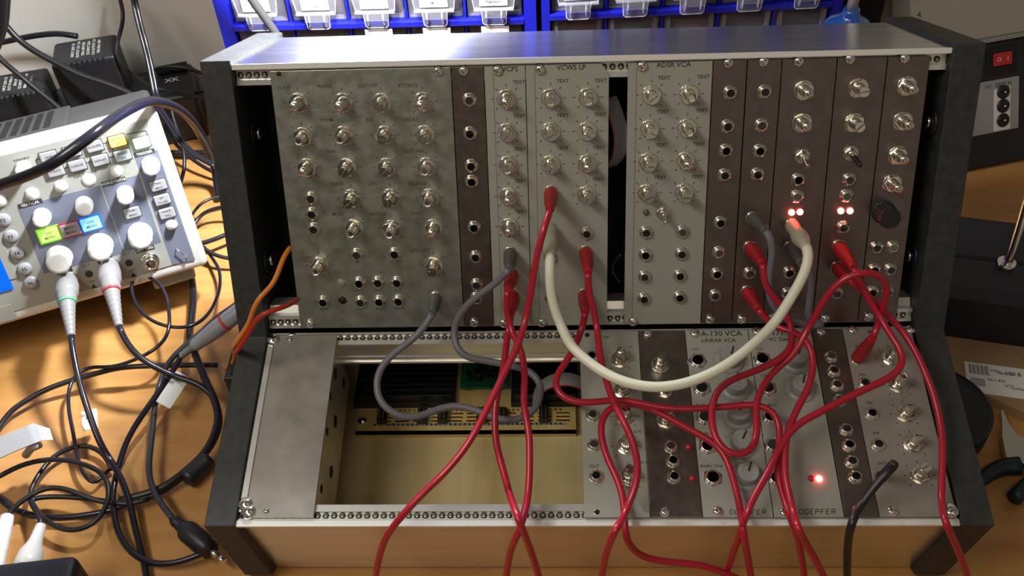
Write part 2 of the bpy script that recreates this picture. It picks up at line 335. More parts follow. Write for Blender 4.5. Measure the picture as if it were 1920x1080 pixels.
# ================================================================ measured places (millimetres)
MODULES = [
 {'name': 'synth_module', 'plane': 'U', 'x': [-192.9, -81.6], 'fin': 'scratched', 'label': 'wide scratched bare metal synth panel with twenty shafts at upper left', 'pots': [[-176.9, 157.5, 'd'], [-149.4, 156.9, 'd'], [-125.2, 156.4, 's'], [-99.8, 156.3, 'd'], [-176.6, 136.1, 'k'], [-150.9, 136.4, 'k'], [-124.9, 136.1, 's'], [-99.8, 135.9, 's'], [-176.0, 116.2, 'd'], [-150.6, 115.9, 's'], [-125.1, 115.6, 's'], [-99.9, 115.4, 'k'], [-149.6, 95.5, 's'], [-124.4, 95.5, 's'], [-99.3, 95.1, 'k'], [-149.8, 75.4, 'k'], [-125.1, 74.5, 'k'], [-98.1, 74.6, 'd'], [-175.1, 49.9, 'k'], [-99.4, 48.7, 's']], 'jacks': [[-175.6, 96.0], [-176.1, 85.5], [-176.0, 75.2], [-149.5, 57.2], [-124.6, 57.3], [-149.7, 37.2], [-137.2, 37.4], [-124.5, 37.2], [-175.1, 23.9], [-150.0, 23.5], [-137.4, 23.7], [-124.5, 23.9], [-99.6, 25.7]], 'holes': [[-162.2, 37.0, 1], [-162.3, 24.6, 0], [-187.1, 175.3, 2]], 'screws': [[-89.3, 174.8], [-185.8, 7.9]], 'ticks': 8.4, 'faint': 1, 'text': [['TUNE', -185.3, 166.9, 2.4], ['WAVE', -160.0, 167.0, 2.4], ['CUTOFF', -133.3, 166.7, 2.4], ['ATTACK', -108.3, 166.2, 2.4], ['PWM', -160.5, 146.2, 2.4], ['RES', -133.4, 145.6, 2.4], ['DECAY', -108.4, 145.4, 2.4], ['ENV', -160.1, 126.1, 2.4], ['SUSTAIN', -107.4, 125.4, 2.4], ['GLIDE', -158.4, 105.2, 2.4], ['LFO', -134.5, 104.7, 2.4], ['RELEASE', -106.8, 104.2, 2.4], ['MOD', -159.7, 84.9, 2.4], ['RANGE', -133.7, 84.4, 2.4], ['SYNC', -108.1, 84.3, 2.4], ['VCF OUT', -108.0, 59.1, 2.4], ['IN', -149.8, 51.9, 1.8], ['CV OUT', -124.4, 51.2, 1.8], ['CV 1', -150.6, 31.4, 1.6], ['CV 2', -137.7, 31.2, 1.6], ['CV 3', -124.8, 31.1, 1.6], ['GATE', -175.6, 18.2, 1.6], ['OUT 1', -149.6, 18.2, 1.6], ['OUT 2', -137.3, 18.1, 1.6], ['OUT 3', -124.7, 18.3, 1.6]]},
 {'name': 'synth_module', 'plane': 'U', 'x': [-81.4, -61.6], 'fin': 'raw', 'label': 'narrow dark metal jack strip between the scratched wide panel and the VCPS panel', 'jacks': [[-71.1, 156.8], [-71.7, 136.0], [-71.8, 115.3], [-72.0, 105.2], [-71.8, 74.6], [-71.7, 54.3], [-71.9, 34.8], [-72.5, 25.2]], 'screws': [[-73.9, 174.7], [-74.6, 7.6]]},
 {'name': 'synth_module', 'plane': 'U', 'x': [-61.4, -36.4], 'fin': 'grey', 'label': 'narrow pale grey synth panel lettered VCPS with five shafts in a column', 'pots': [[-48.4, 156.9, 'd'], [-48.5, 136.1, 's'], [-48.6, 115.4, 'k'], [-48.8, 94.9, 'd'], [-48.9, 74.6, 'd']], 'jacks': [[-49.0, 56.6], [-48.1, 42.1], [-48.1, 26.9]], 'screws': [[-53.3, 174.6], [-54.8, 6.8]], 'ticks': 8.4, 'fold': 5.3, 'text': [['VCPS', -45.7, 174.8, 3.2], ['TEXT', -40.5, 166.9, 2.3], ['TEXT', -40.8, 146.1, 2.3], ['TEXT', -41.0, 125.3, 2.3], ['TEXT', -41.0, 104.8, 2.3], ['TEXT', -41.3, 84.4, 2.3]]},
 {'name': 'synth_module', 'plane': 'U', 'x': [-36.2, 14.1], 'fin': 'grey', 'label': 'pale grey synth panel lettered VCWS LP with one clipped top corner', 'pots': [[-21.4, 156.9, 'k'], [-21.7, 136.1, 's'], [-22.0, 115.4, 's'], [1.4, 156.9, 'k'], [0.9, 136.0, 's'], [0.8, 115.4, 'd'], [0.5, 95.1, 's']], 'jacks': [[-21.9, 97.4], [-22.4, 72.4], [-23.0, 53.0], [-22.9, 24.0], [0.5, 69.3], [0.0, 56.8], [-0.9, 26.7]], 'screws': [[-27.6, 174.4], [-29.2, 7.0]], 'clip': 1, 'ticks': 8.4, 'fold': 5.3, 'text': [['VCWS LP', -8.7, 174.9, 3.2], ['TEXT', -13.9, 167.0, 2.3], ['TEXT', -14.1, 145.9, 2.3], ['TEXT', -14.3, 125.3, 2.3], ['TEXT', 9.1, 166.8, 2.3], ['TEXT', 8.8, 145.9, 2.3], ['TEXT', 8.3, 125.3, 2.3], ['TEXT', 7.9, 104.9, 2.3]]},
 {'name': 'synth_module', 'plane': 'U', 'x': [25.3, 76.1], 'fin': 'grey', 'label': 'pale grey synth panel lettered ADSR VCA with eight shafts and one toggle', 'pots': [[39.8, 157.4, 's'], [62.4, 157.5, 'k'], [39.4, 136.6, 's'], [62.1, 136.7, 'k'], [38.9, 115.9, 's'], [62.1, 116.1, 'd'], [38.6, 95.7, 's'], [61.8, 95.6, 's']], 'tog': [[48.7, 82.8, 'n']], 'leds': [[38.3, 82.7, 'grey']], 'jacks': [[38.6, 69.5], [61.7, 69.6], [38.4, 54.1], [61.7, 54.4], [38.3, 38.9], [61.2, 39.3], [38.2, 23.2], [61.5, 24.0]], 'screws': [[33.8, 175.0], [31.4, 6.9]], 'ticks': 8.4, 'fold': 5.3, 'text': [['ADSR VCA', 52.7, 175.2, 3.2], ['TEXT', 47.3, 167.5, 2.3], ['TEXT', 70.7, 167.6, 2.3], ['TEXT', 47.0, 146.9, 2.3], ['TEXT', 70.5, 147.2, 2.3], ['TEXT', 46.8, 126.1, 2.3], ['TEXT', 69.9, 126.3, 2.3], ['TEXT', 46.5, 105.4, 2.3], ['TEXT', 69.5, 105.5, 2.3]]},
 {'name': 'synth_module', 'plane': 'U', 'x': [76.3, 96.4], 'fin': 'raw', 'label': 'dark metal strip of eight empty jacks right beside the ADSR VCA panel', 'jacks': [[87.2, 157.8], [86.7, 137.3], [86.5, 122.1], [86.5, 106.4], [85.5, 75.2], [85.7, 55.0], [85.1, 40.2], [84.7, 25.0]], 'screws': [[85.1, 175.6], [82.2, 7.8]]},
 {'name': 'synth_module', 'plane': 'U', 'x': [96.7, 117.0], 'fin': 'raw', 'label': 'dark metal jack strip holding one grey plug above two red plugs', 'jacks': [[107.9, 158.0], [107.3, 137.5], [107.2, 121.6], [106.8, 106.5], [105.7, 77.7], [105.3, 58.0], [106.1, 40.3], [105.4, 27.2]], 'screws': [[105.9, 175.9], [102.9, 7.6]]},
 {'name': 'synth_module', 'plane': 'U', 'x': [117.2, 149.5], 'fin': 'raw', 'label': 'dark metal panel with two lit red lamps directly above the white plug', 'pots': [[131.2, 158.4, 'd'], [131.8, 138.5, 'd']], 'tog': [[133.5, 117.7, 'n']], 'jacks': [[132.1, 102.7], [132.4, 91.8], [130.6, 72.6], [130.9, 57.6], [131.5, 40.4], [131.6, 25.8]], 'leds': [[130.0, 81.1, 'on'], [135.2, 81.3, 'on']], 'screws': [[126.7, 175.6], [122.9, 9.1]]},
 {'name': 'synth_module', 'plane': 'U', 'x': [149.7, 179.0], 'fin': 'raw', 'label': 'dark metal panel with black tipped toggle above two lit red lamps', 'pots': [[163.5, 158.9, 's'], [163.1, 137.9, 's']], 'tog': [[162.9, 118.9, 'b']], 'jacks': [[163.8, 102.1], [163.1, 91.7], [163.0, 70.7], [161.6, 58.1], [162.1, 43.3], [163.0, 25.4]], 'leds': [[160.7, 81.6, 'on'], [166.4, 81.5, 'on']], 'screws': [[156.8, 176.4], [157.4, 7.3]]},
 {'name': 'synth_module', 'plane': 'U', 'x': [179.2, 204.1], 'fin': 'raw', 'label': 'rightmost upper metal panel with four shafts above a black fluted knob', 'pots': [[192.1, 159.5, 'd'], [192.2, 138.1, 'd'], [191.7, 117.0, 'd'], [190.4, 99.1, 'd']], 'fluted': [(187.4, 80.4)], 'jacks': [[185.3, 56.8], [195.7, 57.1], [185.4, 41.5], [196.0, 41.6], [186.0, 26.0], [195.8, 25.9]], 'screws': [[188.8, 176.0], [185.7, 8.3]]},
 {'name': 'synth_module', 'plane': 'L', 'x': [-4.4, 34.7], 'fin': 'grey', 'label': 'lower grey synth panel with OUT lettering beside the open bay', 'pots': [[21.6, -24.4, 'd'], [22.6, -46.8, 'd'], [22.9, -65.0, 's'], [22.6, -85.5, 'k'], [23.2, -106.0, 's']], 'jacks': [[3.2, -21.9], [2.5, -64.4], [2.8, -84.7], [3.4, -105.5]], 'holes': [[0.8, -5.1, 2], [3.1, -127.9, 2]], 'ticks': 8.6, 'text': [['INP', 13.4, -6.9, 1.9], ['CV', 28.8, -14.5, 1.8], ['MIX', 29.7, -54.9, 1.8], ['SCN', 30.2, -75.7, 1.8], ['OUT', 2.3, -98.7, 2.2], ['OUT 2', 31.7, -96.5, 1.8]]},
 {'name': 'synth_module', 'plane': 'L', 'x': [34.9, 65.7], 'fin': 'raw', 'label': 'lower brown metal panel with two small unlit red lamps and toggle', 'pots': [[47.7, -28.3, 's'], [48.7, -67.8, 'k']], 'tog': [[49.2, -47.8, 'n']], 'jacks': [[50.2, -86.2], [50.8, -95.7], [50.7, -106.1]], 'leds': [[61.0, -86.3, 'off'], [61.5, -106.8, 'off']], 'screws': [[40.8, -5.2], [43.5, -128.0]]},
 {'name': 'synth_module', 'plane': 'L', 'x': [65.9, 107.3], 'fin': 'light', 'label': 'lower light grey panel titled A-130 VCA with five grey dials', 'bjacks': [[72.1, -25.8], [72.9, -45.8], [73.0, -66.1], [72.8, -85.8], [73.9, -106.6]], 'big': [[92.5, -26.0, 20], [94.1, -45.9, 10], [93.5, -65.9, 20], [92.9, -85.2, 30], [94.1, -106.2, 22]], 'screws': [[71.9, -4.9], [74.7, -127.6]], 'text': [['A-130 VCA', 89.6, -5.2, 4.2], ['LINEAR VCA', 87.3, -10.3, 3], ['CV1', 71.7, -16.9, 2], ['CV2', 72.3, -36.8, 2], ['Audio 1', 72.8, -57.5, 2], ['Audio In', 72.7, -77.1, 2], ['Audio Out', 73.8, -98.7, 2.3]], 'seg': [(92.6, -128.1)]},
 {'name': 'synth_module', 'plane': 'L', 'x': [107.6, 148.7], 'fin': 'light', 'label': 'lower light grey panel titled A-171 with two grey dials and one glowing red lamp', 'bjacks': [[113.8, -25.1], [114.6, -46.1], [113.7, -66.1], [113.0, -85.6], [112.2, -107.0]], 'big': [[135.0, -26.5, 25], [135.0, -47.1, 20]], 'leds': [[132.8, -107.2, 'off'], [137.5, -107.4, 'on']], 'screws': [[113.1, -4.1], [113.9, -128.5]], 'text': [['A-171 VC', 128.2, -5.1, 4.2], ['VC Slew L', 128.6, -10.0, 3], ['CV1', 113.8, -17.1, 2], ['CV2', 113.7, -36.9, 2], ['Audio In', 114.4, -57.9, 2]], 'seg': [(133.3, -128.0)]},
 {'name': 'synth_module', 'plane': 'L', 'x': [149.0, 169.0], 'fin': 'raw', 'label': 'lower narrow brown metal strip with eight jacks in two groups of four', 'jacks': [[158.4, -23.6], [158.3, -34.2], [158.6, -44.5], [158.4, -55.2], [159.1, -75.2], [159.0, -85.9], [158.9, -96.7], [159.3, -106.6]], 'screws': [[154.7, -4.7], [156.9, -127.0]]},
 {'name': 'synth_module', 'plane': 'L', 'x': [169.3, 214.0], 'fin': 'greyw', 'label': 'rightmost lower grey panel with five shafts and a black angled plug', 'pots': [[196.3, -25.0, 's'], [197.1, -44.5, 'k'], [197.3, -64.9, 's'], [197.5, -85.3, 's'], [197.6, -105.5, 's']], 'jacks': [[174.9, -25.3], [176.2, -43.5], [176.7, -64.8], [176.7, -85.7], [174.4, -107.1]], 'screws': [[175.4, -4.0], [212.9, -4.1], [176.9, -127.9], [212.1, -128.4]], 'ticks': 8.8, 'text': [['MIX', 187.8, -5.0, 2.2], ['IN1', 177.2, -15.8, 1.9], ['IN2', 176.2, -36.7, 1.9], ['IN3', 176.9, -56.9, 1.9], ['IN4', 177.0, -77.5, 1.9], ['OUT', 176.8, -97.6, 1.9]]},
]
PATCH = [
 {'label': 'red patch cable from the VCWS LP top left jack sweeping down left across the bay', 'col': 'red', 'r': 2.15, 'pts': [[-22.7, 6.8, 222.4], [-26.0, -5.2, 219.6], [-29.7, -11.7, 208.3], [-32.2, -17.6, 198.5], [-35.8, -26.9, 180.3], [-38.7, -33.6, 168.5], [-43.3, -48.9, 162.5], [-51.9, -66.2, 155.0], [-62.3, -87.5, 146.6], [-70.0, -100.8, 139.9], [-78.0, -110.1, 133.3], [-89.9, -121.1, 126.3], [-98.5, -126.2, 120.5], [-108.6, -134.5, 114.0], [-120.6, -140.0, 99.0], [-128.3, -140.0, 76.9], [-133.2, -140.0, 57.8], [-137.6, -140.0, 34.3], [-137.6, -154.0, 9.3], [-137.6, -185.0, 3.0]], 'plugs': [[[-21.9, 35.5, 213.3], [-22.7, 6.8, 222.4]]]},
 {'label': 'red patch cable leaving the upper red plug of the VCPS panel, hanging right', 'col': 'red', 'r': 2.15, 'pts': [[-50.0, -11.9, 172.1], [-51.3, -15.5, 163.3], [-51.0, -18.2, 157.9], [-49.0, -21.9, 150.3], [-47.7, -26.6, 148.8], [-43.9, -33.8, 147.7], [-41.0, -43.9, 145.7], [-39.6, -58.3, 141.3], [-40.4, -73.3, 136.8], [-38.1, -84.2, 133.3], [-36.8, -93.6, 128.3], [-36.7, -104.6, 123.0], [-36.9, -115.0, 117.8], [-38.5, -129.2, 111.8], [-41.9, -143.6, 111.2], [-48.7, -143.6, 84.5], [-52.9, -143.6, 51.1], [-53.7, -143.6, 41.1], [-53.7, -157.6, 10.6], [-53.7, -188.6, 3.0]], 'plugs': [[[-48.1, 14.3, 162.2], [-50.0, -11.9, 172.1]]]},
 {'label': 'red patch cable leaving the lower red plug of the VCPS panel, hanging left', 'col': 'red', 'r': 2.15, 'pts': [[-48.6, -16.5, 155.9], [-49.2, -13.5, 147.4], [-50.8, -17.9, 142.0], [-52.0, -30.1, 140.2], [-53.3, -45.8, 137.6], [-55.7, -59.0, 135.2], [-58.2, -69.2, 129.5], [-58.2, -81.0, 123.4], [-57.0, -93.1, 118.6], [-53.7, -103.7, 115.3], [-49.9, -117.4, 111.3], [-42.4, -147.2, 124.6], [-37.6, -147.2, 97.6], [-32.5, -147.2, 61.0], [-31.4, -147.2, 47.8], [-31.4, -161.2, 12.0], [-31.4, -192.2, 3.0]], 'plugs': [[[-48.1, 8.5, 148.1], [-48.6, -16.5, 155.9]]]},
 {'label': 'red patch cable from VCWS LP crossing the white cable down to the lower edge', 'col': 'red', 'r': 2.15, 'pts': [[0.5, -9.0, 184.2], [0.2, -11.4, 178.6], [1.5, -15.5, 170.5], [3.7, -19.4, 163.2], [5.9, -24.7, 152.4], [6.5, -35.8, 150.7], [7.4, -49.4, 148.5], [10.5, -65.0, 146.4], [13.7, -78.8, 145.0], [19.0, -92.9, 143.5], [23.3, -100.4, 138.4], [26.0, -109.0, 132.5], [27.1, -113.7, 127.4], [26.0, -120.6, 121.8], [22.6, -127.6, 116.8], [18.3, -136.8, 112.1], [12.4, -150.8, 120.3], [8.0, -150.8, 96.5], [5.9, -150.8, 68.5], [5.5, -150.8, 54.6], [5.5, -164.8, 13.3], [5.5, -195.8, 3.0]], 'plugs': [[[0.0, 19.9, 175.8], [0.5, -9.0, 184.2]]]},
 {'label': 'red patch cable running sideways over the A-130 VCA panel from the VCWS LP panel', 'col': 'red', 'r': 2.15, 'pts': [[-1.3, -16.3, 156.4], [-2.0, -17.2, 149.0], [-4.1, -21.8, 144.5], [-6.9, -29.4, 142.9], [-10.3, -37.8, 141.1], [-15.1, -44.9, 139.6], [-19.8, -52.2, 138.0], [-21.3, -58.2, 136.7], [-19.1, -65.3, 135.2], [-12.8, -69.2, 133.7], [-4.7, -70.3, 132.5], [9.8, -68.3, 132.0], [21.8, -67.4, 131.3], [31.0, -69.2, 130.6], [42.7, -72.5, 130.6], [58.1, -74.1, 131.0], [77.4, -73.8, 131.7], [96.8, -72.7, 132.7], [102.7, -73.6, 133.2], [108.7, -75.7, 132.2], [112.3, -79.3, 130.0], [113.6, -85.3, 127.3], [112.6, -94.6, 123.9], [110.3, -103.8, 120.6], [109.5, -111.1, 117.6], [110.8, -123.1, 113.9], [113.2, -135.8, 110.2], [118.1, -140.0, 99.2], [124.1, -140.0, 77.8], [131.0, -140.0, 48.9], [134.2, -140.0, 34.7], [134.2, -154.0, 9.3], [134.2, -185.0, 3.0]], 'plugs': [[[-0.9, 8.4, 148.0], [-1.3, -16.3, 156.4]]]},
 {'label': 'red cable looping over the lower OUT panel then down over the A-130 VCA dials', 'col': 'red', 'r': 2.15, 'pts': [[100.3, -143.6, 41.4], [97.1, -143.6, 55.5], [92.0, -143.6, 79.2], [86.3, -143.6, 105.3], [86.4, -130.4, 107.7], [84.6, -116.6, 111.3], [82.6, -105.0, 114.4], [79.4, -96.0, 117.1], [74.7, -91.1, 119.0], [69.2, -87.8, 120.5], [60.2, -83.0, 122.3], [46.8, -75.0, 124.9], [32.9, -68.5, 127.1], [22.0, -66.5, 127.3], [14.3, -67.7, 126.2], [9.2, -72.1, 124.5], [6.6, -79.0, 122.2], [7.3, -88.9, 119.3], [10.3, -100.6, 115.9], [14.8, -110.5, 113.0], [17.7, -119.5, 110.2], [18.9, -129.8, 107.1], [18.6, -136.5, 104.8], [19.0, -143.6, 101.0], [22.9, -143.6, 88.7], [29.9, -143.6, 77.6], [40.1, -143.6, 72.8], [61.0, -143.6, 68.6], [68.8, -143.6, 66.2], [78.6, -143.6, 59.7], [90.3, -143.6, 50.6], [99.7, -143.6, 41.4], [99.7, -157.6, 10.7], [99.7, -188.6, 3.0]], 'plugs': []},
 {'label': 'red patch cable looping over the A-130 dials and back up to the rightmost lower panel', 'col': 'red', 'r': 2.15, 'pts': [[107.9, -5.8, 186.8], [108.1, -9.4, 183.4], [109.1, -12.1, 177.8], [111.7, -14.7, 172.4], [116.2, -16.6, 168.6], [120.6, -19.4, 162.8], [125.4, -22.7, 155.7], [127.2, -27.1, 151.5], [126.6, -36.3, 149.2], [122.2, -44.3, 147.2], [113.7, -50.1, 145.6], [101.7, -55.4, 144.1], [89.7, -59.8, 142.9], [79.8, -65.1, 141.4], [74.9, -72.3, 139.1], [72.7, -79.5, 136.8], [72.1, -89.9, 133.8], [74.4, -99.1, 131.1], [78.3, -104.4, 129.2], [84.9, -106.9, 127.9], [92.0, -104.8, 127.6], [97.3, -98.1, 128.3], [99.5, -85.4, 131.4], [100.2, -74.0, 134.2], [104.4, -64.8, 136.6], [110.5, -55.8, 138.9], [118.5, -48.7, 141.5], [124.6, -46.1, 145.6], [130.3, -40.0, 150.4], [133.3, -35.3, 155.0], [137.0, -31.0, 159.4], [139.3, -30.6, 168.9], [143.8, -27.2, 179.7], [150.8, -24.2, 189.5], [157.5, -23.3, 194.2], [164.3, -23.6, 196.1], [171.6, -22.4, 193.7], [177.6, -22.4, 188.5], [180.8, -23.7, 180.2], [180.7, -25.3, 171.2], [180.3, -25.8, 159.5], [180.5, -26.6, 151.6], [176.9, -32.6, 148.3]], 'plugs': [[[105.3, 20.4, 176.9], [107.9, -5.8, 186.8]], [[174.9, -25.2, 119.2], [176.9, -32.6, 148.3]]]},
 {'label': 'red patch cable from the lowest plugged jack of the dark strips down over A-171', 'col': 'red', 'r': 2.15, 'pts': [[107.7, -16.0, 157.1], [112.4, -18.3, 151.4], [116.4, -22.1, 149.0], [124.6, -27.8, 150.4], [131.4, -33.1, 151.8], [134.7, -40.1, 152.9], [137.0, -46.5, 149.4], [136.0, -55.5, 145.5], [131.5, -67.7, 140.8], [125.9, -75.5, 137.1], [121.3, -82.9, 134.2], [117.5, -90.2, 131.3], [114.7, -98.2, 128.2], [113.4, -105.9, 125.2], [112.4, -115.9, 121.8], [113.1, -125.3, 118.4], [114.9, -136.3, 114.0], [113.8, -150.8, 121.0], [121.0, -150.8, 104.0], [128.3, -150.8, 88.6], [136.9, -150.8, 68.3], [142.2, -150.8, 54.9], [142.2, -164.8, 13.4], [142.2, -195.8, 3.0]], 'plugs': [[[105.4, 8.6, 148.4], [107.7, -16.0, 157.1]]]},
 {'label': 'red patch cable bending over the top shaft of the rightmost lower panel and down left', 'col': 'red', 'r': 2.15, 'pts': [[162.7, -8.6, 185.3], [165.0, -12.4, 181.3], [169.3, -17.6, 174.4], [173.6, -22.5, 168.4], [177.9, -27.0, 163.2], [181.2, -31.3, 159.5], [183.2, -39.8, 158.6], [187.3, -47.4, 155.8], [188.8, -54.1, 153.2], [186.8, -59.6, 150.8], [181.9, -63.4, 148.3], [171.6, -67.9, 145.5], [159.8, -72.1, 142.8], [148.0, -77.1, 140.0], [136.1, -82.4, 137.1], [124.3, -87.7, 134.2], [116.3, -94.1, 131.1], [109.0, -104.2, 127.1], [101.6, -116.5, 122.7], [93.3, -128.2, 118.5], [87.2, -138.9, 114.2], [85.8, -140.0, 94.7], [84.3, -140.0, 72.9], [83.2, -140.0, 53.2], [81.1, -140.0, 34.6], [81.1, -154.0, 9.3], [81.1, -185.0, 3.0]], 'plugs': [[[161.6, 20.4, 177.0], [162.7, -8.6, 185.3]]]},
 {'label': 'red patch cable hanging over the right black side panel down to the desk', 'col': 'red', 'r': 2.15, 'pts': [[160.7, -8.2, 175.8], [166.5, -11.7, 172.6], [172.4, -14.2, 168.0], [178.7, -16.7, 163.4], [185.1, -19.8, 157.4], [191.2, -21.9, 151.4], [196.8, -27.1, 147.1], [201.9, -38.5, 143.0], [205.2, -50.5, 138.7], [208.1, -63.6, 133.8], [209.3, -74.9, 129.1], [209.7, -85.8, 124.5], [207.9, -99.6, 119.3], [205.3, -111.6, 114.5], [201.8, -128.1, 109.5], [198.2, -143.6, 115.1], [208.4, -143.6, 94.5], [217.5, -143.6, 76.0], [227.0, -143.6, 54.7], [232.8, -143.6, 41.6], [232.8, -157.6, 10.7], [232.8, -188.6, 3.0]], 'plugs': [[[162.1, 14.7, 163.3], [160.7, -8.2, 175.8]]]},
 {'label': 'grey patch cable looping from the scratched wide panel through the bay to VCPS', 'col': 'grey', 'r': 2.3, 'pts': [[-99.1, -14.5, 155.3], [-101.9, -18.1, 152.1], [-110.1, -23.9, 144.1], [-118.5, -29.9, 140.9], [-126.0, -34.7, 137.9], [-131.6, -40.6, 134.7], [-134.4, -48.6, 131.1], [-134.2, -55.0, 127.2], [-130.6, -62.5, 122.9], [-123.9, -66.8, 119.2], [-115.7, -68.1, 116.2], [-106.8, -65.3, 114.1], [-97.8, -60.3, 113.7], [-86.5, -56.6, 114.2], [-75.0, -58.6, 113.4], [-66.4, -62.0, 112.4], [-58.8, -65.4, 111.4], [-51.3, -67.1, 110.8], [-43.7, -65.6, 110.8], [-37.1, -62.8, 111.5], [-32.4, -57.0, 113.3], [-29.9, -49.2, 115.6], [-30.0, -42.3, 117.6], [-34.4, -36.3, 119.5], [-40.0, -32.9, 120.8], [-48.7, -30.6, 121.9], [-57.4, -29.5, 123.6], [-69.0, -28.9, 126.0], [-78.5, -28.3, 128.5], [-83.2, -26.2, 131.3], [-86.3, -20.8, 134.5], [-86.9, -13.7, 138.0], [-83.6, -11.3, 147.4], [-76.6, -9.2, 157.9], [-67.2, -7.8, 166.4], [-58.0, -6.8, 173.9], [-52.5, -6.3, 180.3], [-48.6, -6.3, 185.7]], 'plugs': [[[-99.6, 8.0, 147.0], [-99.1, -14.5, 155.3]], [[-49.0, 19.8, 175.6], [-48.6, -6.3, 185.7]]]},
 {'label': 'thick white patch cable hanging in a wide arc across both rows', 'col': 'white', 'r': 3.1, 'pts': [[-23.1, -9.0, 200.0], [-23.1, -18.2, 198.6], [-23.3, -22.2, 190.8], [-22.2, -26.9, 181.1], [-19.8, -31.2, 172.3], [-16.5, -35.7, 164.6], [-12.7, -46.6, 162.9], [-7.4, -54.5, 161.9], [0.7, -62.8, 160.5], [10.9, -70.7, 159.2], [21.6, -76.1, 158.4], [29.0, -78.1, 158.3], [37.9, -79.6, 158.3], [51.6, -78.3, 158.9], [67.0, -73.3, 160.3], [82.9, -64.6, 162.7], [99.5, -51.4, 165.9], [111.7, -39.5, 168.9], [115.8, -36.4, 174.5], [122.8, -29.5, 184.8], [128.2, -23.5, 193.1], [131.0, -18.4, 199.2], [131.6, -14.2, 203.2], [130.7, -9.4, 204.3]], 'plugs': [[[-22.4, 25.9, 190.2], [-23.1, -9.0, 200.0]], [[130.6, 26.0, 190.4], [130.7, -9.4, 204.3]]]},
 {'label': 'short grey patch cable drooping behind the right end of the white cable', 'col': 'grey', 'r': 2.3, 'pts': [[108.4, 2.3, 206.4], [110.3, -2.3, 205.7], [112.9, -4.5, 198.0], [112.6, -6.9, 189.9], [112.0, -9.0, 182.6], [112.0, -11.5, 174.2], [113.6, -14.1, 165.8], [117.8, -16.3, 158.1], [124.5, -17.8, 151.9], [133.9, -18.3, 146.5], [143.9, -17.9, 143.8], [152.5, -17.4, 142.7], [147.8, -15.8, 143.0], [140.4, -13.9, 145.1], [140.9, -11.2, 149.2], [141.4, -7.8, 157.7], [141.0, -5.2, 168.7], [139.9, -3.8, 176.6], [136.5, -3.8, 181.2], [132.1, -4.2, 185.4]], 'plugs': [[[105.7, 27.9, 195.1], [108.4, 2.3, 206.4]], [[130.9, 20.2, 176.5], [132.1, -4.2, 185.4]]]},
 {'label': 'slim black cable from the OUT jack of the rightmost lower panel hanging to the desk', 'col': 'black', 'r': 2.4, 'pts': [[171.6, -116.9, 134.5], [172.3, -118.2, 134.2], [170.7, -118.0, 129.7], [163.5, -122.9, 124.1], [158.2, -127.5, 118.6], [152.7, -133.0, 112.9], [146.2, -143.6, 113.9], [147.8, -143.6, 96.1], [151.2, -143.6, 76.0], [155.4, -143.6, 54.6], [158.0, -143.6, 41.5], [158.0, -157.6, 10.7], [158.0, -188.6, 3.0]], 'plugs': [[[174.4, -105.2, 102.2], [171.6, -116.9, 134.5]]]},
]
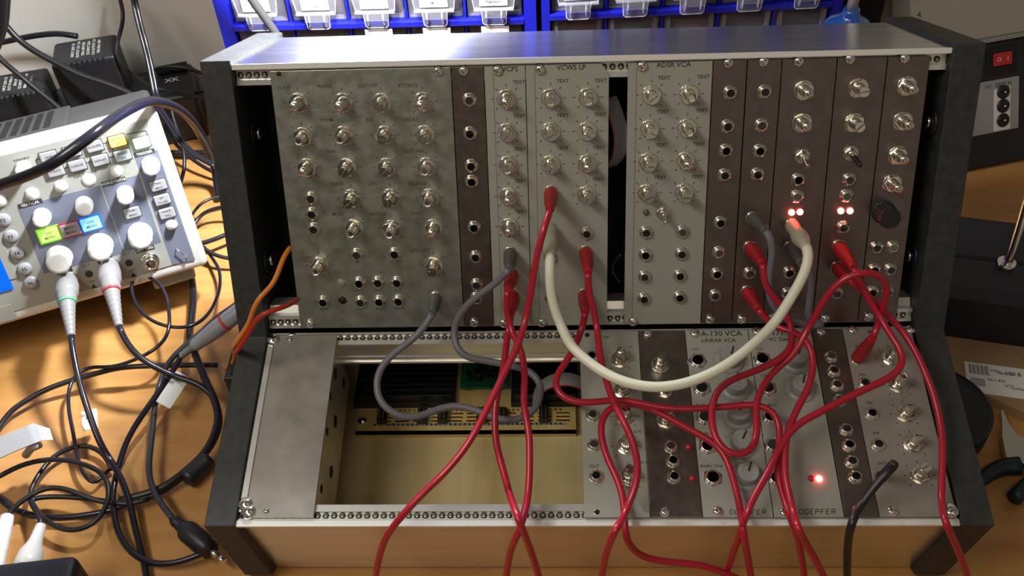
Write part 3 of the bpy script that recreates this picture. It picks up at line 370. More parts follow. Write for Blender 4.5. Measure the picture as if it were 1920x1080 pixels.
LEADS = [
 {'label': 'black probe lead of the green ringed plug running down the desk past a white tag', 'name': 'probe_cable', 'cat': 'cable', 'col': 'blackgloss', 'r': 2.4, 'pts': [[-395.2, 55.6, 62.0], [-392.1, 44.9, 56.3], [-386.0, 30.1, 50.6], [-380.3, 16.9, 43.6], [-372.3, 1.5, 36.4], [-365.1, -11.6, 29.3], [-358.8, -21.4, 22.7], [-356.1, -24.3, 16.0], [-346.7, -35.1, 14.3], [-336.9, -48.8, 12.7], [-328.8, -62.9, 11.0], [-321.8, -77.9, 9.3], [-313.1, -94.8, 7.9], [-307.1, -106.8, 6.4], [-299.5, -124.4, 5.0]]},
 {'label': 'black probe lead of the red ringed plug curving right toward the case side and back', 'name': 'probe_cable', 'cat': 'cable', 'col': 'blackgloss', 'r': 2.4, 'pts': [[-360.5, 65.2, 62.0], [-356.4, 58.4, 55.2], [-349.7, 51.3, 48.4], [-341.5, 46.8, 42.0], [-330.4, 43.5, 36.0], [-319.4, 41.3, 30.0], [-303.8, 37.4, 27.0], [-293.6, 33.3, 24.0], [-285.9, 25.3, 21.0], [-280.7, 16.1, 18.0], [-278.3, 6.6, 15.0], [-279.1, -5.5, 13.6], [-281.1, -13.8, 12.2], [-288.2, -25.9, 10.8], [-294.9, -35.8, 9.4], [-303.3, -44.6, 8.0], [-313.6, -52.6, 7.6], [-330.5, -58.6, 7.2], [-341.3, -63.7, 6.8], [-344.1, -65.3, 6.4], [-363.1, -69.4, 6.0], [-383.2, -70.9, 5.6], [-401.6, -68.4, 5.2], [-417.2, -63.4, 4.8], [-431.6, -53.7, 4.4], [-442.9, -46.5, 4.0]]},
 {'label': 'long black cable curving from the left frame edge to the small black box', 'name': 'power_cable', 'cat': 'cable', 'col': 'black', 'r': 2.2, 'pts': [[-459.9, 0.7, 5.0], [-457.2, 11.6, 6.6], [-454.3, 22.7, 8.2], [-442.8, 35.3, 9.8], [-428.8, 45.1, 11.4], [-411.0, 51.8, 13.5], [-391.4, 56.8, 15.9], [-374.7, 60.0, 18.3], [-357.5, 60.9, 19.3], [-336.2, 63.6, 16.8], [-314.6, 66.0, 14.4], [-295.9, 67.8, 12.0]]},
 {'label': 'thin black ground lead looping below the oscilloscope corner', 'name': 'ground_lead', 'cat': 'cable', 'col': 'blackgloss', 'r': 1.5, 'pts': [[-344.1, 213.9, 10.0], [-329.4, 192.5, 13.7], [-318.8, 174.5, 17.4], [-311.0, 148.1, 21.1], [-309.2, 125.1, 24.8], [-310.8, 106.8, 28.5], [-317.3, 94.1, 31.2], [-329.4, 90.0, 33.3], [-345.8, 93.0, 35.4], [-358.9, 100.7, 37.5], [-369.0, 112.9, 39.6], [-375.4, 125.4, 41.7], [-377.1, 132.8, 43.8], [-375.6, 138.4, 44.6], [-369.5, 140.2, 43.7], [-362.8, 140.0, 42.8], [-353.1, 132.4, 41.9], [-344.2, 119.3, 40.9], [-338.4, 104.6, 40.0], [-334.3, 88.4, 36.7], [-335.9, 76.3, 33.3], [-344.8, 67.6, 30.0], [-357.6, 61.8, 26.7], [-372.4, 58.2, 23.3], [-386.4, 58.6, 21.1], [-397.2, 61.1, 19.6], [-405.4, 56.8, 18.1], [-409.3, 49.1, 16.7], [-408.5, 37.7, 15.2], [-401.7, 19.1, 13.8], [-392.7, 1.1, 12.7], [-386.0, -13.2, 11.6], [-376.5, -31.2, 10.4], [-369.0, -40.1, 9.3], [-363.0, -43.6, 8.2], [-360.6, -39.6, 7.1], [-357.1, -30.3, 6.0]]},
 {'label': 'black coiled lead forming large oval loops at the lower left of the desk', 'name': 'coiled_lead', 'cat': 'cable', 'col': 'black', 'r': 1.9, 'pts': [[-436.2, -45.2, 16.0], [-431.0, -42.5, 16.8], [-422.7, -36.0, 17.7], [-408.6, -30.6, 18.5], [-393.1, -29.3, 19.3], [-374.8, -33.0, 20.2], [-360.1, -38.7, 21.0], [-349.0, -46.4, 21.8], [-342.7, -56.2, 20.3], [-341.4, -67.5, 18.2], [-344.2, -78.9, 16.2], [-353.1, -84.5, 14.1], [-365.6, -85.1, 12.0], [-377.1, -81.5, 11.6], [-389.1, -74.4, 11.2], [-401.0, -63.9, 10.8], [-406.9, -55.4, 10.3], [-407.8, -45.0, 9.9], [-406.1, -32.9, 9.5], [-402.5, -20.1, 9.1], [-394.8, -12.1, 8.5], [-385.6, -8.5, 7.9], [-373.0, -10.6, 7.3], [-363.7, -17.1, 6.6], [-355.0, -29.3, 6.0]]},
 {'label': 'black lead ending in the long white probe at the lower left corner', 'name': 'probe_lead', 'cat': 'cable', 'col': 'black', 'r': 1.9, 'pts': [[-413.6, -74.7, 14.0], [-412.9, -69.5, 14.4], [-406.0, -60.6, 14.8], [-398.2, -53.6, 15.2], [-388.7, -51.1, 15.6], [-377.4, -53.2, 16.0], [-364.2, -57.8, 14.0], [-351.5, -61.2, 12.0], [-339.0, -61.3, 10.0], [-325.0, -57.8, 8.0], [-315.1, -52.9, 6.0]]},
 {'label': 'black lead ending in the short white connector standing on the desk', 'name': 'probe_lead', 'cat': 'cable', 'col': 'black', 'r': 1.9, 'pts': [[-382.5, -85.9, 20.0], [-388.3, -75.9, 17.8], [-395.3, -67.9, 15.6], [-403.2, -61.3, 13.8], [-398.1, -58.7, 13.2], [-385.5, -57.4, 12.5], [-364.8, -58.4, 11.9], [-346.7, -60.8, 11.3], [-330.4, -63.1, 10.6], [-316.5, -57.8, 10.0]]},
 {'label': 'glossy black cable of the silver probe looping down and around to the DC connector', 'name': 'probe_cable', 'cat': 'cable', 'col': 'blackgloss', 'r': 2.3, 'pts': [[-319.5, 62.4, 30.0], [-322.1, 56.5, 27.1], [-327.6, 40.6, 24.1], [-335.6, 19.5, 21.2], [-341.9, 4.5, 18.1], [-346.5, -11.8, 14.8], [-347.3, -29.7, 11.6], [-347.3, -42.6, 9.0], [-344.4, -56.9, 8.8], [-338.1, -71.9, 8.7], [-330.5, -86.2, 8.5], [-321.2, -97.2, 8.4], [-312.4, -103.6, 8.2], [-300.3, -108.8, 8.1], [-285.4, -109.2, 8.7], [-271.3, -105.4, 10.5], [-262.2, -101.5, 12.2], [-255.1, -99.7, 14.0]]},
 {'label': 'slate black power lead with the barrel connector pointing at the case foot', 'name': 'power_cable', 'cat': 'cable', 'col': 'slate', 'r': 2.3, 'pts': [[-274.6, 106.0, 50.0], [-280.9, 101.2, 46.9], [-294.8, 90.0, 43.8], [-303.7, 78.5, 40.6], [-318.0, 69.0, 33.5], [-330.4, 59.8, 25.4], [-335.9, 55.1, 17.2], [-337.0, 41.9, 14.1], [-335.1, 26.4, 14.3], [-331.2, 7.4, 14.5], [-328.1, -6.5, 14.8], [-325.2, -21.4, 15.0], [-322.0, -34.9, 15.2], [-316.1, -49.5, 15.4], [-309.3, -59.1, 15.6], [-300.2, -69.6, 15.8], [-290.7, -79.3, 16.0]]},
 {'label': 'thick black cable dropping from under the oscilloscope corner along the case side', 'name': 'power_cable', 'cat': 'cable', 'col': 'black', 'r': 3.0, 'pts': [[-351.2, 187.5, 10.0], [-340.8, 162.6, 13.9], [-332.6, 138.8, 17.8], [-325.1, 105.4, 21.8], [-320.3, 86.2, 25.7], [-311.2, 68.9, 29.6], [-303.4, 54.6, 27.4], [-295.2, 40.0, 24.4], [-286.9, 26.5, 21.5], [-281.9, 17.1, 18.8], [-279.3, 5.5, 16.5], [-280.5, -5.8, 14.1], [-284.7, -19.4, 11.9], [-294.3, -33.2, 11.1], [-303.6, -43.9, 10.4], [-313.5, -50.7, 9.6], [-325.7, -54.7, 8.8], [-338.7, -58.2, 8.0]]},
 {'label': 'very thick black cable arching over the top of the oscilloscope', 'name': 'power_cable', 'cat': 'cable', 'col': 'blackgloss', 'r': 4.0, 'pts': [[-414.3, 77.1, 190.0], [-404.2, 76.0, 195.0], [-379.9, 72.6, 205.0], [-357.5, 72.7, 215.0], [-346.0, 79.7, 220.0], [-333.1, 90.6, 225.0], [-328.2, 116.3, 220.0], [-329.0, 153.5, 205.0], [-335.9, 197.9, 180.0], [-341.3, 237.1, 150.0], [-346.8, 272.6, 115.0], [-351.4, 297.3, 80.0], [-350.9, 304.4, 50.0], [-351.2, 304.6, 25.0], [-350.1, 290.8, 6.0]]},
 {'label': 'thick black cable slanting across the plug adapters from the upper left', 'name': 'power_cable', 'cat': 'cable', 'col': 'black', 'r': 3.0, 'pts': [[-547.9, 380.0, 170.9], [-541.4, 376.7, 158.7], [-533.4, 373.3, 141.4], [-520.1, 370.0, 127.9], [-498.1, 366.7, 113.4], [-479.5, 363.3, 103.1], [-454.9, 360.0, 94.5], [-435.3, 356.7, 86.2], [-424.6, 353.3, 80.2], [-411.7, 350.0, 70.3]]},
 {'label': 'black cable slanting in front of the left plug adapter to the oscilloscope top', 'name': 'power_cable', 'cat': 'cable', 'col': 'black', 'r': 2.6, 'pts': [[-553.1, 360.0, 139.4], [-545.6, 355.0, 127.8], [-534.1, 350.0, 117.1], [-518.1, 345.0, 99.9], [-503.7, 340.0, 86.9], [-493.5, 335.0, 78.3], [-481.0, 330.0, 67.2]]},
 {'label': 'black cable running level along the wall into the large plug adapter', 'name': 'power_cable', 'cat': 'cable', 'col': 'blackgloss', 'r': 3.0, 'pts': [[-599.2, 430.0, 99.5], [-586.3, 429.0, 102.2], [-565.7, 428.0, 106.6], [-545.0, 427.0, 110.4], [-519.8, 426.0, 112.6], [-501.2, 425.0, 109.6]]},
 {'label': 'fat black cable hanging at the top left frame corner', 'name': 'power_cable', 'cat': 'cable', 'col': 'black', 'r': 5.5, 'pts': [[-494.7, 330.0, 213.3], [-501.4, 330.0, 200.8], [-509.8, 330.0, 182.9], [-522.0, 330.0, 164.6], [-534.8, 330.0, 148.4]]},
 {'label': 'black cable hanging down the wall onto the large plug adapter and on behind the case', 'name': 'power_cable', 'cat': 'cable', 'col': 'black', 'r': 2.0, 'pts': [[-445.2, 430.0, 156.8], [-442.9, 421.8, 149.7], [-439.3, 413.6, 144.5], [-440.3, 405.5, 134.0], [-447.4, 397.3, 119.2], [-450.0, 389.1, 110.3], [-447.1, 386.4, 98.0], [-439.0, 389.1, 83.8], [-427.9, 391.8, 69.2], [-412.1, 394.5, 62.6], [-396.4, 397.3, 55.2], [-373.9, 400.0, 48.3]]},
 {'label': 'glossy twin black cable hanging straight down behind the oscilloscope corner', 'name': 'twin_cable', 'cat': 'cable', 'col': 'blackgloss', 'r': 2.1, 'pts': [[-416.4, 400.0, 171.7], [-413.0, 388.3, 166.9], [-410.2, 376.7, 151.1], [-406.0, 365.0, 137.1], [-402.4, 353.3, 121.1], [-399.3, 341.7, 108.9], [-396.3, 330.0, 96.9], [-390.1, 315.8, 92.1], [-379.0, 301.7, 87.7], [-368.6, 287.5, 81.5], [-356.0, 273.3, 77.5], [-340.6, 259.2, 77.5], [-322.9, 245.0, 78.9]], 'twin': 1},
 {'label': 'thin black cable curling out behind the case upper left edge toward the desk', 'name': 'audio_cable', 'cat': 'cable', 'col': 'blackgloss', 'r': 1.9, 'pts': [[-370.0, 396.8, 60.0], [-381.7, 404.1, 54.4], [-401.1, 408.3, 48.9], [-412.0, 401.1, 43.3], [-416.9, 386.5, 37.8], [-415.8, 372.4, 32.2], [-406.1, 355.1, 26.7], [-391.2, 341.2, 21.1], [-375.3, 330.4, 15.6], [-356.4, 321.4, 10.0]]},
 {'label': 'black cable bowing along the wall behind the large plug adapter', 'name': 'power_cable', 'cat': 'cable', 'col': 'black', 'r': 2.0, 'pts': [[-439.3, 430.0, 64.9], [-429.8, 430.0, 67.8], [-420.1, 430.0, 68.8], [-403.5, 430.0, 67.3], [-390.2, 430.0, 61.6], [-376.9, 430.0, 54.1]]},
 {'label': 'thin black cable dropping below the thick arching cable onto the desk', 'name': 'audio_cable', 'cat': 'cable', 'col': 'black', 'r': 1.9, 'pts': [[-404.1, 369.5, 60.0], [-400.8, 359.6, 50.7], [-394.7, 347.1, 41.3], [-387.7, 329.3, 32.0], [-386.3, 315.4, 22.7], [-389.9, 303.7, 13.3], [-395.5, 298.6, 4.0]]},
 {'label': 'thick dark cable lying level behind the oscilloscope right edge', 'name': 'power_cable', 'cat': 'cable', 'col': 'black', 'r': 3.2, 'pts': [[-434.3, 362.8, 8.0], [-419.1, 362.3, 8.0], [-394.6, 361.5, 8.0], [-360.9, 361.3, 8.0]]},
 {'label': 'thin dark lead arching from the case to the upper desk beside the scope', 'name': 'audio_cable', 'cat': 'cable', 'col': 'black', 'r': 1.4, 'pts': [[-328.2, 279.7, 20.0], [-341.2, 275.2, 20.0], [-355.2, 268.6, 20.0], [-360.3, 255.8, 20.0], [-362.9, 242.7, 20.0]]},
 {'label': 'dark lead arching just under another lead beside the scope', 'name': 'audio_cable', 'cat': 'cable', 'col': 'blackgloss', 'r': 1.8, 'pts': [[-321.7, 255.6, 24.0], [-335.2, 258.5, 20.5], [-352.6, 255.3, 17.0], [-359.5, 245.6, 13.5], [-364.3, 231.4, 10.0]]},
 {'label': 'dark glossy lead leaving the scope corner toward the case middle', 'name': 'audio_cable', 'cat': 'cable', 'col': 'blackgloss', 'r': 2.2, 'pts': [[-315.7, 230.6, 15.0], [-325.4, 224.9, 15.0], [-335.2, 217.7, 15.0], [-345.7, 213.0, 15.0], [-358.1, 209.4, 15.0]]},
 {'label': 'thin black lead curving from the scope corner right to the case side', 'name': 'audio_cable', 'cat': 'cable', 'col': 'black', 'r': 1.8, 'pts': [[-341.3, 203.6, 20.0], [-336.0, 199.9, 18.0], [-327.6, 195.7, 16.0], [-314.8, 193.1, 14.0], [-305.7, 194.3, 12.0]]},
 {'label': 'orange wire coming out of the case side opening and down to the small black box', 'name': 'loose_wire', 'cat': 'wire', 'col': 'orange', 'r': 1.6, 'pts': [[-189.4, 12.0, 190.4], [-192.5, 0.0, 190.6], [-193.9, -10.0, 187.0], [-198.2, -16.0, 181.9], [-203.0, -22.0, 181.7], [-207.3, -26.0, 177.0], [-211.6, -26.0, 167.4], [-215.2, -26.0, 159.4], [-221.2, -28.0, 152.2], [-225.5, -30.0, 146.8], [-268.0, 48.0, 50.0], [-273.2, 53.0, 35.0], [-280.8, 57.1, 22.0], [-286.5, 60.9, 15.0]]},
 {'label': 'red wire coming out of the case side opening beside the orange wire', 'name': 'loose_wire', 'cat': 'wire', 'col': 'redwire', 'r': 1.6, 'pts': [[-188.6, -2.0, 157.3], [-190.6, -16.0, 165.8], [-197.4, -24.0, 169.9], [-203.6, -27.0, 170.1], [-209.6, -27.0, 164.3], [-213.7, -27.0, 157.5], [-218.7, -29.0, 150.2], [-223.6, -31.0, 143.8], [-270.6, 52.4, 40.0], [-277.6, 56.9, 26.0], [-284.5, 61.1, 16.0]]},
]
SCOPE = {'knobs': [[-108.6, 43.3, 9.6, 16], [-76.1, 43.9, 9.6, 16], [-44.0, 43.8, 9.4, 16], [-109.0, 79.7, 6.6, 13], [-76.3, 79.9, 6.6, 13], [-44.0, 79.7, 6.6, 13], [-17.9, 97.3, 6.9, 13], [-108.1, 120.4, 5.6, 12]], 'nubs': [[-87.6, 99.1, 4.2, 5], [-66.3, 98.2, 4.6, 1.2], [-44.1, 99.6, 4.2, 5], [-18.0, 44.2, 4.0, 5], [-109.6, 99.0, 4.4, 3], [-133.1, 100.3, 4.6, 3]], 'fbtn': [['F2', -136.5, 84.8], ['F3', -136.1, 70.6], ['F4', -136.6, 56.2], ['F5', -136.3, 41.8], ['F6', -136.2, 29.2]], 'rect': [['AUTO SET', -35.7, 122.7, 'yellow'], ['RUN STOP', -18.6, 116.7, 'greenwhite'], ['SINGLE SEQ', -35.7, 110.6, 'pale'], ['SAVE', -87.9, 123.9, 'key'], ['MEAS', -70.5, 123.5, 'key'], ['ACQUIRE', -53.4, 123.2, 'key'], ['UTILITY', -87.1, 112.1, 'key'], ['CURSOR', -70.5, 111.9, 'key'], ['DISPLAY', -52.9, 111.4, 'key'], ['TRIG MENU', -17.5, 79.5, 'key'], ['SET TO 50%', -18.4, 67.0, 'key'], ['FORCE TRIG', -18.3, 55.0, 'key'], ['HORI MENU', -43.9, 63.3, 'key'], ['CH1 MENU', -109.3, 63.6, 'green'], ['MATH MENU', -93.1, 63.2, 'math'], ['CH2 MENU', -76.8, 63.4, 'blue']], 'areas': [[[-123.4, 91.6], [-60.2, 91.6], [-60.9, 31.8], [-124.3, 33.5]], [[-58.9, 91.6], [-29.2, 91.8], [-30.6, 32.0], [-59.8, 32.5]], [[-27.5, 107.4], [-9.1, 107.7], [-9.8, 8.3], [-28.2, 10.2]]], 'tags': [['VERTICAL', -113.6, 91.8, 16], ['HORIZONTAL', -49.2, 91.6, 17], ['TRIGGER', -19.4, 107.8, 14], ['CH1', -109.2, 30.9, 10], ['CH2', -77.0, 30.2, 10], ['EXT TRIG', -44.6, 30.0, 13]], 'bnc': [[-44.0, 18.4, 0], [-109.2, 22.6, 1], [-75.2, 24.2, 1]], 'gnd': [[-92.7, 22.5], [-60.4, 22.1]], 'loop': [-17.6, 19.4], 'screen': [[-148.8, 59.2], [-149.9, 28.0], [-160.7, 27.7]], 'labelsm': [['VARIABLE', -107.3, 127.2], ['DISPLAY SETUP', -67.5, 102.9]], 'door': [[-164.3, 23.6], [-156.3, 3.0]], 'bncplug': [[[-395.2, 55.6, 62.0], 'green'], [[-360.5, 65.2, 62.0], 'red']]}
P = {'dcA': [-290.7, -79.3, 16.0], 'dcB': [-258.8, -102.6, 14.0], 'tipA': [-259.6, -101.4, 12.0], 'tipB': [-245.8, -107.8, 9.0], 'silA': [-319.5, 62.4, 30.0], 'silB': [-306.5, 74.5, 38.0], 'silC': [-261.6, 89.1, 62.0], 'silR': [-287.9, 81.8, 48.0], 'wpA': [-413.6, -74.7, 14.0], 'wpB': [-402.4, -116.9, 20.0], 'wsA': [-382.5, -85.9, 20.0], 'wsB': [-374.4, -123.3, 30.0], 'ferA': [-281.2, -22.0, 12.0], 'ferB': [-294.6, -41.8, 12.0], 'tag1': [-380.3, 11.6, 21.0], 'tag2a': [-315.3, 43.0, 26.0], 'tag2b': [-319.3, 21.1, 24.0], 'ribA': [-400.1, -24.5, 45.0], 'ribB': [-427.1, -42.3, 45.0], 'boxC': [-339.8, -123.2, 45.0], 'boxD': [-322.7, -142.2, 45.0], 'dcbox': [-293.2, 68.0, 0.0], 'b1': [-213.0, 73.8, 235.5], 'b2': [-213.0, 33.0, 160.4], 'b3': [213.0, 62.4, 242.1], 'b4': [213.0, 30.0, 158.3], 'ad1a': [-527.3, 420.0, 109.0], 'ad1b': [-459.5, 420.0, 122.1], 'ad1c': [-479.7, 420.0, 27.5], 'wb1': [276.6, 300.0, 194.7], 'wb2': [377.8, 300.0, 162.3], 'bottle': [212.7, 250.0, 201.5], 'btop': [213.2, 250.0, 223.4], 'wallshadow': [-513.7, 460.0, 100.8], 'ad': [-528.2, 449.0, 50.0], 'lab': [394.5, 339.6, 60.0], 'psuBL': [394.5, 356.9, 20.0], 'psuBR': [436.3, 355.5, 20.0], 'psuTL': [399.8, 383.1, 60.0], 'psuTR': [435.5, 389.2, 60.0], 'blk1': [299.7, 96.3, 0.0], 'blk2': [353.7, 77.1, 0.0], 'blk3': [310.0, 169.4, 60.0], 'blk4': [364.4, 164.8, 60.0], 'card': [319.2, 37.9, 3.0], 'disc': [285.4, 23.9, 8.0], 'pli': [298.1, -34.3, 8.0], 'plitip': [315.7, 7.9, 12.0], 'wireloop': [341.1, 126.9, 60.0], 'wiretop': [346.1, 151.3, 100.0], 'deskend': [411.1, 335.3, 0.0]}
# ================================================================ frames
TILT = math.radians(12.0); ANG = 0.968
HINGE = Vector((0, 0, 122.51))
ca, sa = math.cos(TILT), math.sin(TILT)
def tilt(v): return Vector((v[0], v[1] * ca - v[2] * sa, v[1] * sa + v[2] * ca))
EX = Vector((1, 0, 0))
L_EY = tilt((0, 1, 0)); L_N = tilt((0, 0, 1))
U_EY = tilt((0, math.cos(ANG), math.sin(ANG))); U_N = tilt((0, -math.sin(ANG), math.cos(ANG)))
FL = frame(HINGE, EX, L_EY, L_N); FU = frame(HINGE, EX, U_EY, U_N)
FR = {'U': FU, 'L': FL}
# ================================================================ setting
d = MB().box((-900, -420, -28), (900, 462, 0), bev=1.5)
desk = struct(part('floor', d, 'desk')); desk.name = 'floor_desk_top'; desk['label'] = 'orange brown wood laminate desk top'
wl = struct(part('wall_back', MB().box((-1100, 460, -30), (1100, 480, 900)), 'wall'))
# ================================================================ case
case = thing('synth_case', 'black sided sloping synth case with shiny aluminium top and front', 'synthesizer case', mtx=FL)
# local frame of the lower panel: y up the slope, z out of it
cu, su = math.cos(ANG), math.sin(ANG)
def uz(v, n): return (v * cu - n * su, v * su + n * cu)      # point of the upper plane in the lower frame (y, z)
prof = [(-136.5, 2.5), (-138.0, -90), (-132, -96.5), (-120, -99.0), (50, -135), (53, -131)] + [uz(184.5, -121), uz(184.5, 5.0), (-5.2, 3.6)]
for sx in (-1, 1):
    mb = MB().prism(prof, 215.4 * sx, 234.2 * sx, 'x')
    o = part('side_panel', mb, 'mdf', case)
    bv = o.modifiers.new('b', 'BEVEL'); bv.width = 0.0007; bv.segments = 2
    # screw heads and dark washers on the inner wall
for n_ in ('b1', 'b2', 'b3', 'b4'):
    p = Vector(P[n_]); sx = -1 if p.x < 0 else 1
    q = FL.inverted() @ (p * MM) / MM
    mb = MB().lathe([(9.5, 0), (9.5, 1.2), (8.6, 1.8), (4.5, 1.8)], (sx * 215.3, q.y, q.z), (-sx, 0, 0), 28, 0)
    mb.lathe([(4.5, 1.8), (4.2, 4.2), (2.2, 5.2), (0, 5.3)], (sx * 215.3, q.y, q.z), (-sx, 0, 0), 20, 1)
    part('wall_bolt', mb, ['blkplastic', 'chrome'], case)
a_, b_ = uz(181.2, 3.4), uz(181.2, -118)
a2, b2 = uz(178.4, 3.4), uz(178.4, -118)
lip, lip2 = uz(175.2, 3.4), uz(175.2, 1.2); l3 = uz(178.4, 1.2)
top = MB().prism([a_, b_, b2, a2], -215.2, 215.2, 'x')
o = put('top_plate', top.mesh('top_plate', [M['top_alu']], uv=True), case)
part('top_lip', MB().prism([uz(181.8, 3.9), uz(181.8, 3.0), uz(178.6, 3.0), uz(178.6, 3.9)], -215.2, 215.2, 'x'), 'lip', case)
front = MB().prism([(-131.5, -3), (-129.5, -3), (-128.5, -96), (-130.5, -96)], -215.2, 215.2, 'x')
put('front_plate', front.mesh('front_plate', [M['front_alu']], uv=True), case)
part('front_lip', MB().prism([(-135.8, 0.3), (-132.2, 0.3), (-132.2, -4.5), (-134.2, -4.5), (-135.8, -2)], -215.2, 215.2, 'x'), 'lip', case)
part('back_plate', MB().prism([uz(178, -117), uz(178, -114), uz(-70, -114), uz(-70, -117)], -215.2, 215.2, 'x'), 'inside', case)
part('black_divider', MB().prism([uz(170, -62), uz(170, -60), uz(14, -60), uz(14, -62)], -215.2, 215.2, 'x'), 'inside', case)
bott = MB().prism([(-128, -92), (-128, -88), (45, -124), (45, -128)], -215.2, 215.2, 'x')
part('tray', bott, 'tray_reflection', case)
def rail(vs, name, plane, toplit):
    """vs: cross-section (across, depth) polygon; extruded along x, with a row of threaded holes"""
    mb = MB(); n = len(vs['poly'])
    mb.prism([(plane(a, b)) for a, b in vs['poly']], -214.8, 214.8, 'x', 0)
    for k in range(84):
        x = -214.8 + 5.08 * (k + .5); y, z = plane(vs['row'], vs['rowz'])
        ax = Vector((0, *plane(0, 1))) - Vector((0, *plane(0, 0)))
        mb.lathe([(2.0, 0.0), (2.0, .25), (1.35, .25)], (x, y, z), ax, 8, 1)
        mb.lathe([(1.3, 0.1), (1.3, .9), (0.0, 1.6)], (x, y, z), ax, 8, 2)
    return part(name, mb, ['rail', 'hole', 'nickel'], case)
low = lambda a, b: (a, b)
rail(dict(poly=[(0.3, -0.4), (-0.9, -0.4), (-1.3, -2.2), (-5.2, -2.2), (-5.6, -0.9), (-9.0, -0.9), (-9.2, -4), (-8.4, -5), (-8.4, -17), (-9.4, -18), (-9.4, -20.5), (-7.6, -21.5), (-7.6, -23.5), (-9.4, -24.5), (-9.4, -27), (0.3, -27)], row=-3.2, rowz=-2.15), 'rail', low, 1)
rail(dict(poly=[(-131.9, -0.4), (-130.8, -0.4), (-130.2, -2.2), (-126.6, -2.2), (-126.2, -0.8), (-121.8, -0.8), (-121.8, -12), (-131.9, -12)], row=-128.4, rowz=-2.15), 'rail', low, 1)
rail(dict(poly=[(178.3, -0.6), (177.2, -0.6), (177.0, -2.4), (171.8, -2.4), (171.4, -0.8), (168.2, -0.8), (168.2, -12), (178.3, -12)], row=174.3, rowz=-2.35), 'rail', uz, 1)
rail(dict(poly=[(3.4, -0.6), (5.4, -0.6), (5.8, -2.4), (9.6, -2.4), (10, -0.8), (12.6, -0.8), (12.6, -6), (17.5, -8), (17.5, -22), (3.4, -22)], row=7.6, rowz=-2.35), 'rail', uz, 1)
# galvanised side bracket with round holes, pale side strip and its screws
br = MB()
for (y0, y1) in ((-128, -4),):
    bm_pts = []
    br.box((-172.5, y0, -62), (-171.0, y1, -3))
for (yy, zz, rr) in ((-22, -18, 4.2), (-42, -12, 2.6), (-50, -34, 4.6), (-66, -16, 2.8), (-84, -40, 4.2), (-104, -20, 2.8), (-16, -44, 4), (-112, -46, 4)):
    br.lathe([(rr, 0), (rr, .3), (0, .3)], (-171.0, yy, zz), (1, 0, 0), 20, 1)
part('side_bracket', br, ['zinc', 'hole'], case)
part('side_strip', MB().box((-214.9, -127, -0.6), (-210.6, -5, 1.3), bev=.5), 'rail', case)
sc_ = MB().lathe([(4.6, 0), (4.4, 1.6), (3.2, 2.6), (0, 3.0)], (0, 0, 0), (0, 0, 1), 20)
scm = sc_.mesh('frame_screw', [M['chrome']])
for (x, y) in ((-208.5, -127.0), (-211.2, -122.2), (-211.5, -6), (210.8, -127)):
    put('frame_screw', scm, case, (x, y, 0.8))
put('frame_screw', scm, case, (-199.5, -4.4, -1.4))
# blanking plate of the lower row
bl = thing('blanking_plate', 'plain bare metal blanking plate at the left end of the lower row', 'blanking panel', mtx=FL)
mb = MB().box((-210.3, -130.8, 0.0), (-168.0, -2.4, 1.6), bev=.3)
for k in range(16):
    cx, cy, L_, a = random.uniform(-205, -175), random.uniform(-122, -10), random.uniform(4, 16), random.uniform(-.1, .6)
    mb.add([(cx, cy + .09, 1.63), (cx, cy - .09, 1.63), (cx + L_ * .6, cy + L_ * .6 * a - .08, 1.63), (cx + L_ * .6, cy + L_ * .6 * a + .08, 1.63)], [(0, 1, 2, 3)], 1)
part('plate', mb, ['plate', 'scratch'], bl)
for (x, y) in ((-200, -6.0), (-197.5, -126.6)): put('panel_screw', MB().lathe([(1.7, 0), (1.7, .9), (.6, 1.2), (0, 1.2)], (0, 0, 1.6), (0, 0, 1), 14).mesh('panel_screw', [M['chrome']]), bl, (x, y, 0))
# power supplies and bus board inside the open bay (things of their own, resting on the tray)
def wm(o): return Matrix.Translation(Vector(o) * MM)
bus = thing('bus_board', 'tan bus board with a row of brass connectors inside the open bay', 'circuit board', loc=(-94, 0, 14))
part('board', MB().box((-78, -5, 0), (88, 62, 3)).box((-78, -5, -6), (88, -3.4, 3)), 'bus', bus)
mb = MB()
for k in range(11):
    x = -62 + k * 13.5
    mb.box((x, 4, 3), (x + 10, 5.2, 4.2)).box((x, 7.5, 3), (x + 10, 8.7, 4.2)).box((x, 11, 3), (x + 10, 12.2, 4.2))
part('brass_strip', mb, 'gold', bus)
mb = MB()
for k in range(40): mb.cyl((-64 + k * 3.6, 1.6, 3), (-64 + k * 3.6, 1.6, 4.2), 1.0, n=6)
for k in range(40): mb.cyl((-64 + k * 3.6, 15.0, 3), (-64 + k * 3.6, 15.0, 4.2), .8, n=6)
part('solder_row', mb, 'gold', bus)
part('blue_strip', MB().box((-62, 1, 3), (80, 2.6, 4)), 'blueconn', bus)
hd = MB()
for bx in (-62, -31.5, -16.0, 13.5, 29, 60.5):
    hd.box((bx, 1.5, 3), (bx + 7, 14, 9), bev=.4)
    for i in range(5): hd.cyl((bx + 2, 3 + i * 2.2, 9), (bx + 2, 3 + i * 2.2, 13), .35, n=5, mi=1); hd.cyl((bx + 5, 3 + i * 2.2, 9), (bx + 5, 3 + i * 2.2, 13), .35, n=5, mi=1)
part('pin_header', hd, ['blkplastic', 'gold'], bus)
part('board_screw', MB().lathe([(3.6, 0), (3.4, 1.2), (0, 2.2)], (-74, 6, 3), (0, 0, 1), 14), 'chrome', bus)
